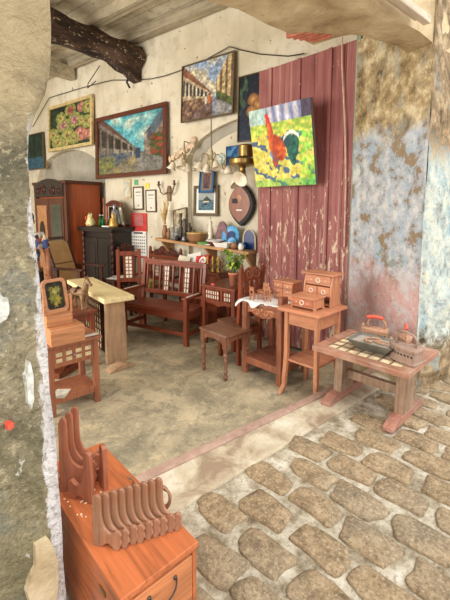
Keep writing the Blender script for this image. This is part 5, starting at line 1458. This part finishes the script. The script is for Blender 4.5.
# carved settee against the wall behind the bench
t = thing('settee', 'carved dark settee with scrolled crest against the wall behind the bench', 'settee', (4.17, 4.62, 0), 0)
MB().box((0, 0, .43), (.42, .78, .035)).out('seat', 'red_y', t, .006)
for x, y in ((-.18, -.36), (-.18, .36), (.18, -.36), (.18, .36)): leg_box(t, x, y, .42, .05, 'red')
for s in (-1, 1):
    b = MB(); b.box((.18, s * .36, .72), (.045, .05, .62)); b.ball((.18, s * .36, 1.06), (.028, .028, .05)); b.out('back_post', 'red', t, .004)
    MB().box((0, s * .36, .66), (.4, .06, .03)).out('armrest', 'red', t, .006)
for q_ in ((.18, 0, .94), (.18, 0, .56)): MB().box(q_, (.03, .68, .055)).out('back_rail', 'red_y', t, .004)
b = MB(); b.prism([(-.34, .97), (.34, .97)] + [(.34 - .68 * i / 20, 1.01 + .12 * math.sin(PI * i / 20) ** 2 + .012 * math.sin(i * 1.9)) for i in range(21)], 'yz', .17, .195); cr = b.out('crest', 'ebony_red', t, .004)
for s in (-1, 1):
    b = MB(); b.tube(scroll((s * .08, 1.05), .055, 1.5, PI / 2, s, 18, 'yz', .165), .012, 6); b.tube(scroll((s * .22, 1.0), .045, 1.4, PI / 2, -s, 18, 'yz', .165), .010, 6)
    b.out('carving', 'red', cr, smooth=True)
for i in (-1, 0, 1): lattice(t, .18, i * .2 - .045, i * .2 + .045, .60, .90, 2, 5, 'red', .012, .02, 'shell_panel')
# chair with lattice back
t = thing('lattice_chair', 'dark red chair with shell lattice back panel, beyond the left bench end', 'chair', (3.68, 4.70, 0), 228)
MB().box((0, 0, .43), (.38, .36, .035)).out('seat', 'red', t, .006)
for x, y in ((-.16, -.15), (-.16, .15)): leg_box(t, x, y, .42, .045, 'red')
for s in (-1, 1):
    b = MB(); b.box((.17, s * .155, .57), (.045, .048, 1.14)); b.out('back_leg', 'red', t, .004)
    MB().box((0, s * .155, .16), (.32, .025, .04)).out('stretcher', 'red', t)
for q_ in ((.17, 0, 1.08), (.17, 0, .68)): MB().box(q_, (.032, .28, .06)).out('back_rail', 'red', t, .004)
for s in (-1, 1): MB().box((.17, s * .065, .88), (.022, .03, .36)).out('slat', 'red', t)
lattice(t, .178, -.05, .05, .71, 1.04, 2, 6, 'red', .012, .024, 'shell_panel')
# dark carved chair by the cabinet
t = thing('carved_chair', 'very dark chair with carved crest between the black cabinet and the settee', 'chair', (4.12, 5.21, 0), 90)
MB().box((0, 0, .43), (.32, .34, .035)).out('seat', 'ebony_red', t, .006)
for x, y in ((-.13, -.14), (-.13, .14)): leg_box(t, x, y, .42, .04, 'ebony_red')
for s in (-1, 1): MB().box((.14, s * .15, .55), (.04, .04, 1.1)).out('back_leg', 'ebony_red', t, .004)
b = MB(); b.prism([(-.17, .98), (.17, .98)] + [(.17 - .34 * i / 14, 1.05 + .10 * math.sin(PI * i / 14) + .012 * math.sin(i * 2.2)) for i in range(15)], 'yz', .13, .155); cr = b.out('crest', 'ebony_red', t, .004)
for s in (-1, 1): MB().tube(scroll((s * .07, 1.07), .05, 1.5, PI / 2, s, 18, 'yz', .126), .011, 6).out('carving', 'frame_d', cr, smooth=True)
MB().box((.14, 0, .62), (.03, .28, .05)).out('back_rail', 'ebony_red', t)
lattice(t, .14, -.06, .06, .66, .96, 2, 5, 'ebony_red', .012, .02, 'shell_panel')
# small table with papers behind the plank table
t = thing('tea_table', 'small low table covered with loose papers behind the pale plank table', 'table', (3.74, 5.10, 0), -5)
MB().box((0, 0, .60), (.34, .36, .025)).out('tabletop', 'ebony_red', t, .004)
for x, y in ((-.14, -.15), (-.14, .15), (.14, -.15), (.14, .15)): leg_box(t, x, y, .59, .04, 'ebony_red')
for i, (x, y, a, m_, lb) in enumerate(((3.72, 5.14, 20, 'white', 'white paper sheet on the tea table nearest the plank'), (3.82, 5.18, -30, plain('bluish paper', (190, 200, 206), .8), 'bluish paper sheet at the rear of the tea table'), (3.84, 5.06, 5, 'white', 'white paper sheet at the right corner of the tea table'))):
    o = MB().box((0, 0, .004), (.17, .22, .006)).out('paper_sheet', m_); place(o, (x, y, .6135 + i * .0062), a); tag(o, lb, 'paper')
o = MB().box((0, 0, .06), (.2, .26, .12)).out('cushion', plain('yellow green cushion', (196, 190, 110), .8), None, .03); o.modifiers['bevel'].segments = 4; place(o, (4.14, 4.82, .449), 0); tag(o, 'yellow green cushion on the left end of the carved settee', 'cushion')

# ------------------------------------------------------------ shelf and what stands on it
def shz(y): return 1.285 - (4.82 - y) * .055
t = thing('wall_shelf', 'long rough plank shelf on the wall above the bench, loaded with bric a brac', 'shelf', (4.30, 3.80, 0), 0)
b = MB(); b.beam((0, .84, shz(4.64) - .025), (0, -.98, shz(2.82) - .025), .30, .042); b.out('board', 'shelf', t, .006)
for y in (.72, -.2, -.9): b = MB(); b.prism([(-.12, shz(3.8 + y) - .056), (.145, shz(3.8 + y) - .056), (.145, shz(3.8 + y) - .30), (.10, shz(3.8 + y) - .30)], 'xz', y - .02, y + .02); b.out('bracket', 'shelf', t)
def on(x, y): return (x, y, shz(y) - .001)
t = thing('dried_grass_vase', 'tall dried grass bunch in a clay vase at the left end of the shelf', 'vase', on(4.30, 4.56))
MB().lathe([(.035, 0), (.05, .06), (.045, .12), (.03, .17), (.035, .2), (.002, .2)], n=14).out('vase', 'clay', t, smooth=True)
b = MB(); rg = random.Random(4)
for i in range(26): a = rg.uniform(0, 6.28); q = rg.uniform(.01, .085); h = rg.uniform(.38, .62); b.tube([(0, 0, .18), (q * .4 * math.cos(a), q * .4 * math.sin(a), h * .7), (q * math.cos(a), q * math.sin(a), h)], [.003, .004, .007], 5)
b.out('grass', 'grass', t)
for i, (y, m_, h) in enumerate(((4.43, 'clay', .17), (4.34, 'grey_glass', .20), (4.25, 'grey_glass', .19))):
    bottle(['brown pottery bottle right of the dried grass', 'grey glass bottle, left one of two by the leaning print', 'grey glass bottle, right one of two by the leaning print'][i], on(4.26, y), m_, h, .04)
t = picture('leaning_print', 'old sepia print in a thin frame leaning on the wall behind the shelf bottles', .27, .38, old_photo_fn, (4.40, 4.30, shz(4.3) + .28), 0, 'frame_b', .016, .02, 20, 30, 8)
t.rotation_euler = (R(-10), R(8), 0)
for i, (y, h, lb) in enumerate(((4.18, .42, 'tallest dark candlestick figure on the shelf'), (4.09, .34, 'middle dark candlestick figure on the shelf'), (4.005, .28, 'shortest dark candlestick figure by the woven bowl'))):
    figurine('candlestick', lb, on(4.28, y), [(.045, 0), (.05, .015), (.018, .03), (.022, h * .3), (.036, h * .42), (.018, h * .55), (.03, h * .72), (.014, h * .8), (.026, h * .9), (.024, h), (.002, h)], plain('dark bronze', (76, 68, 60), .45, .4), None, 'candlestick')
t = thing('woven_bowl', 'brown woven bowl on the shelf under the lake picture', 'bowl', on(4.26, 3.83)); MB().lathe([(.09, 0), (.13, .05), (.145, .13), (.15, .15), (.135, .15), (.12, .06), (.08, .02), (.002, .02)], n=24).out('bowl', 'clay', t, smooth=True); b = MB(); b.tube([(.147 * math.cos(i * PI / 12), .147 * math.sin(i * PI / 12), .15) for i in range(25)], .009, 6, False); b.out('rim', 'grass', t)
o = MB().lathe([(.10, 0), (.11, .02), (.10, .03), (.002, .03)], n=20).out('green_dish', plain('green dish', (120, 176, 96), .4)); place(o, on(4.22, 3.74)); o.location.y = 3.64; tag(o, 'small green dish tucked by the woven bowl on the shelf', 'dish')
t = thing('shallow_bowl', 'shallow dark red bowl with white rim on the shelf front', 'bowl', on(4.24, 3.46)); MB().lathe([(.06, 0), (.10, .04), (.125, .075), (.115, .075), (.09, .045), (.002, .02)], n=24).out('bowl', plain('dark red lacquer', (110, 50, 46), .3), t, smooth=True); MB().lathe([(.126, .07), (.128, .085), (.115, .085), (.114, .07)], n=24).out('rim', 'white', t)
figurine('white_figure', 'small white standing figure on a blue base above the shallow bowl', on(4.33, 3.62), [(.05, .0), (.055, .02), (.05, .06), (.03, .12), (.045, .2), (.03, .26), (.02, .28), (.032, .31), (.02, .345), (.002, .35)], plain('ivory', (226, 216, 196), .4), lambda t: MB().lathe([(.075, 0), (.08, .03), (.06, .05), (.002, .05)], n=16).out('base', 'navy', t))
t = thing('stone_ornament', 'rounded purple brown stone slab standing between white figure and blue plate', 'ornament', on(4.39, 3.44)); b = MB(); b.prism([(-.10, 0), (.10, 0)] + [(.11 * math.cos(i * PI / 12), .10 + .25 * math.sin(i * PI / 12)) for i in range(13)], 'yz', -.02, .02); b.out('slab', 'purple', t, .01)
def stood_plate(name, label, loc, r, m1, m2):
    t = thing(name, label, 'plate', loc); t.rotation_euler = (0, R(14), 0)
    MB().lathe([(.002, .012), (r * .55, .012), (r * .95, -.006), (r, -.004), (r * .96, .008), (r * .5, .024), (.002, .024)], (0, 0, r), 28, 'x').out('plate', m1, t, smooth=True)
    MB().lathe([(.002, .004), (r * .5, .004), (r * .5, .014), (.002, .014)], (0, 0, r), 24, 'x').out('centre', m2, t); return t
stood_plate('blue_plate', 'large bright blue plate standing upright on the shelf', on(4.32, 3.27), .155, 'blue_glaze', 'navy')
stood_plate('blue_saucer', 'small bright blue saucer standing in front of the large blue plate', on(4.26, 3.19), .075, 'blue_glaze', 'blue_glaze')
t = thing('white_tray', 'white rectangular serving dish at the shelf edge below the blue plate', 'dish', on(4.20, 3.28)); b = MB(); A = frus if False else None
def frusb(b, z, w, d): return [b.bm.verts.new((sx * d / 2, sy * w / 2, z)) for sx, sy in ((-1, -1), (1, -1), (1, 1), (-1, 1))]
L_ = [frusb(b, 0, .20, .10), frusb(b, .07, .27, .16), frusb(b, .07, .25, .14), frusb(b, .02, .19, .09)]
for P_, Q_ in zip(L_, L_[1:]):
    for i in range(4): b.bm.faces.new([P_[i], P_[(i + 1) % 4], Q_[(i + 1) % 4], Q_[i]])
b.bm.faces.new(L_[0][::-1]); b.bm.faces.new(L_[-1]); b.out('dish', 'white', t, .004)
for y, x, m_, lb in ((3.10, 4.22, 'clay', 'small brown pot right of the white serving dish'), (3.02, 4.28, 'blue_glaze', 'small blue pot second right of the white serving dish')):
    figurine('small_pot', lb, on(x, y), [(.04, 0), (.06, .03), (.055, .06), (.04, .08), (.045, .09), (.002, .085)], m_, None, 'pot')
t = thing('arched_ornament', 'dark blue arched ornament with pale rim beneath the mandolin', 'ornament', on(4.36, 2.93)); b = MB(); b.prism([(-.10, 0), (.10, 0)] + [(.10 * math.cos(i * PI / 12), .14 + .14 * math.sin(i * PI / 12)) for i in range(13)], 'yz', -.02, .02); b.out('slab', 'navy', t, .004)
b = MB(); b.tube([(-.022, .10, 0)] + [(-.022, .10 * math.cos(i * PI / 12), .14 + .14 * math.sin(i * PI / 12)) for i in range(13)] + [(-.022, -.10, 0)], .011, 6); b.out('rim', plain('pale rim', (206, 190, 160), .4), t)
o = MB(); rr_ = random.Random(9)
for i in range(7): a = rr_.uniform(-1.2, 1.2); o.tube([(0, 0, 0), (.02 * math.sin(a), .05 * a, .10), (.0, .09 * a, .20 + .03 * math.cos(a * 3))], [.016, .012, .004], 6)
o = o.out('root_ornament', plain('dark driftwood', (88, 76, 64), .7), None, smooth=True); place(o, on(4.39, 4.075)); tag(o, 'dark branching root ornament behind the candlestick figures', 'ornament')
for i, (x, y, r, m_, lb) in enumerate(((4.19, 4.03, .035, 'silver', 'small silver cup in front of the candlestick figures'), (4.20, 4.18, .035, 'black', 'small black pot by the grey bottles'), (4.40, 3.70, .03, 'ebony_red', 'dark round jar behind the green dish'), (4.32, 3.13, .03, 'clay', 'tiny brown cup right of the blue saucer'), (4.20, 2.97, .04, 'white', 'tiny white cup below the arched ornament'))):
    figurine('small_cup', lb, on(x, y), [(r * .7, 0), (r, r * .6), (r * .95, r * 1.6), (r * .6, r * 1.9), (r * .7, r * 2.2), (.002, r * 2.1)], m_, None, 'cup')
for i, (y, m_, lb) in enumerate(((3.62, 'white', 'upper folded white leaflet on the shelf front'), )):
    o = MB().box((0, 0, 0), (.12, .17, .012)).out('leaflet', m_); place(o, (4.21, 3.60, shz(3.6) + .006), 15); tag(o, 'folded white leaflet lying at the shelf front by the shallow bowl', 'leaflet')
# below the shelf: things on a low ledge behind the bench
t = thing('side_cabinet', 'low cupboard behind the bench carrying brass figures and papers', 'cabinet', (4.28, 3.72, 0), 0)
MB().box((.02, 0, .40), (.26, .78, .80)).out('carcass', 'desk_z', t, .004); MB().box((0, 0, .815), (.30, .82, .03)).out('top', 'desk', t, .004)
for s in (-1, 1):
    d_ = MB().box((-.12, s * .19, .42), (.02, .36, .70)).out('door', 'desk_z', t, .004); knob(d_, (-.13, s * .04, .45), .01, 'brass')
o = MB().box((0, 0, 0), (.012, .27, .22)).out('paper_pad', 'white'); o.location = (4.28, 3.91, .955); o.rotation_euler = (R(-14), R(22), 0); tag(o, 'white paper pad propped below the shelf behind the bench', 'paper')
o = MB().box((0, 0, 0), (.014, .24, .18)).out('paper_pad', plain('cream sheet', (226, 218, 196), .9)); o.location = (4.20, 4.06, .93); o.rotation_euler = (R(4), R(28), 0); tag(o, 'cream sheet propped left of the white pad below the shelf', 'paper')
t = thing('red_tin', 'red tin with white round emblem lying propped below the shelf', 'tin', (4.22, 3.68, .952), 0, None); t.rotation_euler = (R(-10), R(24), 0)
MB().box((0, 0, 0), (.05, .24, .20)).out('tin', 'red_card', t, .006); MB().lathe([(.065, -.004), (.065, .004), (.002, .004)], (-.027, -.02, .01), 20, 'x').out('emblem', 'white', t)
b = MB(); b.tube([(-.032, -.05, .0), (-.033, -.02, .04), (-.032, .01, .0), (-.033, .02, -.02)], .008, 6); b.out('emblem_mark', 'red_card', t)
for i in range(7):
    y = 3.53 - i * .058 if i < 4 else 3.53 - i * .055
    if i > 5: continue
    h = [.22, .19, .23, .2, .24, .2][i]
    figurine('brass_figure', ['gilt turned figure next to the bench back post, first of six behind the desk', 'second gilt turned figure from the bench', 'third gilt turned figure from the bench', 'fourth gilt turned figure from the bench', 'fifth gilt turned figure from the bench', 'sixth gilt turned figure, closest to the potted plant'][i], (4.19 + .03 * (i % 2), 3.54 - i * .038 * 1.0 if False else 3.56 - i * .05, .831), [(.022, 0), (.024, .015), (.010, .03), (.012, h * .4), (.02, h * .5), (.009, h * .62), (.015, h * .8), (.018, h * .88), (.006, h), (.002, h)], 'gold' if i % 2 == 0 else 'brass', None, 'figurine')

# ------------------------------------------------------------ hung on the wall
# mandolin
t = thing('mandolin', 'almond shaped brown mandolin body hanging on the wall above the shelf end', 'mandolin', (4.495, 3.16, 1.80), 0)
def almond(w, h, n=14):
    P = []
    for i in range(2 * n):
        u = i / n; a = u * PI
        z = h / 2 * math.cos(a); y = w / 2 * ((1 - (2 * z / h) ** 2) ** .95) * (1 if u < 1 else -1); P.append((y, z))
    return P
MB().prism(almond(.43, .62), 'yz', -.05, .04).out('body', 'black', t, .012)
MB().prism([(y + .015, z + .01) for y, z in almond(.37, .52)], 'yz', -.058, -.048).out('soundboard', wood('mandolin board', (142, 76, 44), 'z', .3, .3), t)
MB().lathe([(.045, -.062), (.045, -.056), (.002, -.056)], (0, .01, .09), 20, 'x').out('sound_hole', plain('tan hole ring', (176, 130, 92), .5), t)
MB().box((-.06, .09, .05), (.006, .09, .07)).out('pick_guard', 'black', t); MB().box((-.063, .01, -.08), (.012, .10, .018)).out('bridge', 'white', t); MB().box((-.02, 0, .32), (.03, .05, .10)).out('neck', 'black', t)
# candle sconce
t = thing('candle_sconce', 'two armed bronze candle sconce hung right of the certificates', 'sconce', (4.43, 4.58, 2.02), 0)
bz = plain('aged bronze', (128, 104, 82), .45, .5)
b = MB(); b.prism([(-.03, -.16), (.03, -.16), (.045, .02), (.02, .09), (-.02, .09), (-.045, .02)], 'yz', -.02, .015); b.out('back_plate', bz, t, .006)
for s in (-1, 1):
    b = MB(); b.tube([(-.02, s * .02, -.02), (-.05, s * .08, -.05), (-.06, s * .14, -.01), (-.06, s * .16, .06), (-.06, s * .19, .09)], .012, 8); a_ = b.out('arm', bz, t, smooth=True)
    MB().lathe([(.012, .07), (.035, .09), (.03, .10), (.016, .10), (.018, .15), (.002, .15)], (-.06, s * .18, .02), 12).out('candle_cup', bz, a_, smooth=True)
# string of shells
b = MB(); rs_ = random.Random(2)
for i in range(16):
    u = i / 15; b.ball((rs_.uniform(-.02, 0), .27 - .54 * u, -.12 + .2 * u + rs_.uniform(-.02, .02)), (.022, .024, .05), 8, 6)
b.ball((0, -.26, .13), (.05, .06, .06), 10, 8)
o = b.out('shell_garland', 'shellstring', smooth=True); place(o, (4.42, 4.28, 2.64)); tag(o, 'string of pale sea shells slanting on the wall left of the lamps', 'garland')
# lamps with glass bells
def chandelier(label, loc, rot, arms, rad, stem, chain):
    t = thing('hanging_lamp', label, 'lamp', loc, rot)
    b = MB(); b.lathe([(.004, -.10), (.02, -.08), (.012, -.05), (.035, -.02), (.04, .01), (.02, .04), (.014, .10), (.028, .13), (.012, .16), (.010, stem)], n=12); b.out('stem', 'lampmetal', t, smooth=True)
    for k_ in range(arms):
        a = 2 * PI * k_ / arms; c_, s_ = math.cos(a), math.sin(a)
        b = MB(); b.tube([(.02 * c_, .02 * s_, 0), (rad * .4 * c_, rad * .4 * s_, .09), (rad * .8 * c_, rad * .8 * s_, .10), (rad * c_, rad * s_, .04), (rad * c_, rad * s_, -.02)], .009, 8); am = b.out('arm', 'lampmetal', t, smooth=True)
        m_ = Matrix.Rotation(R(22), 3, Vector((-s_, c_, 0)))
        MB().lathe([(.02, .0), (.034, -.015), (.045, -.05), (.055, -.085), (.075, -.115), (.072, -.117), (.050, -.085), (.04, -.05), (.028, -.018), (.002, -.012)], (rad * c_, rad * s_, -.015), 18, 'z', m_.inverted()).out('glass_shade', 'shade', am, smooth=True)
    if chain:
        b = MB(); n = int(chain / .03)
        for i in range(n):
            z = stem + i * .03
            if i % 2: b.tube([(0, .010 * math.cos(q * PI / 4), z + .02 * math.sin(q * PI / 4)) for q in range(9)], .0035, 5, False)
            else: b.tube([(.010 * math.cos(q * PI / 4), 0, z + .02 * math.sin(q * PI / 4)) for q in range(9)], .0035, 5, False)
        b.out('chain', bz, t)
    b = MB(); zt = stem + chain; b.tube([(0, 0, zt - .02), (0, 0, zt + .02), (4.47 - loc[0], 0, zt + .05)], .008, 6); b.out('wall_hook', bz, t)
    return t
chandelier('four armed lamp with frosted bell shades nearest the largest painting', (4.16, 3.97, 2.44), 30, 4, .16, .26, 0)
chandelier('four armed lamp with bell shades hanging from a chain under the lane painting', (4.18, 3.47, 2.40), 60, 4, .16, .24, .42)
t = thing('flower_lamp', 'white enamel flower ornament lamp between the chain lamp and the blue picture', 'lamp', (4.22, 3.32, 2.42), 0)
b = MB()
for i in range(8): a = i * PI / 4; b.ball((-.01, .055 * math.cos(a), .055 * math.sin(a)), (.018, .032, .032), 8, 6)
b.out('petal', plain('pale teal enamel', (186, 200, 190), .4), t, smooth=True); MB().ball((-.025, 0, 0), (.02, .03, .03)).out('centre', 'white', t, smooth=True)
b = MB(); b.tube([(0, 0, -.05), (-.01, -.03, -.13), (-.02, -.10, -.16), (-.02, -.12, -.13)], .009, 6); b.out('arm', 'lampmetal', t); MB().lathe([(.02, 0), (.05, -.05), (.07, -.11), (.066, -.11), (.04, -.045), (.002, -.01)], (-.02, -.13, -.10), 16).out('glass_shade', 'shade', t, smooth=True)
MB().tube([(0.0, 0, .02), (.32, 0, .04)], .008, 6).out('wall_hook', bz, t)
t = thing('brass_lamp', 'brass oil lamp with wide collar and white bell shades beside the rooster canvas', 'lamp', (4.18, 2.94, 2.28), 0)
MB().lathe([(.09, .13), (.095, .14), (.095, .27), (.085, .285), (.002, .285)], (0, -.05, 0), 24).out('tank', 'brass', t, smooth=False)
MB().lathe([(.04, .0), (.17, .03), (.178, .05), (.178, .10), (.165, .11), (.05, .12), (.002, .12)], n=28).out('collar', 'brass', t, .002)
b = MB(); b.lathe([(.05, -.10), (.04, -.02), (.05, .01)], n=14); b.out('neck', 'brass', t, smooth=True)
for p, m_ in (((-.06, -.06, -.12), Matrix.Rotation(R(60), 3, 'Y')), ((-.02, .13, -.14), Matrix.Rotation(R(-40), 3, 'X'))):
    MB().lathe([(.03, .02), (.05, .0), (.075, -.05), (.105, -.09), (.10, -.092), (.06, -.045), (.03, -.01), (.002, -.005)], p, 20, 'z', m_).out('glass_shade', 'shade', t, smooth=True)
b = MB(); b.tube([(0, 0, .12), (0.1, 0, .2), (.28, 0, .24)], .01, 6); b.out('wall_hook', bz, t)
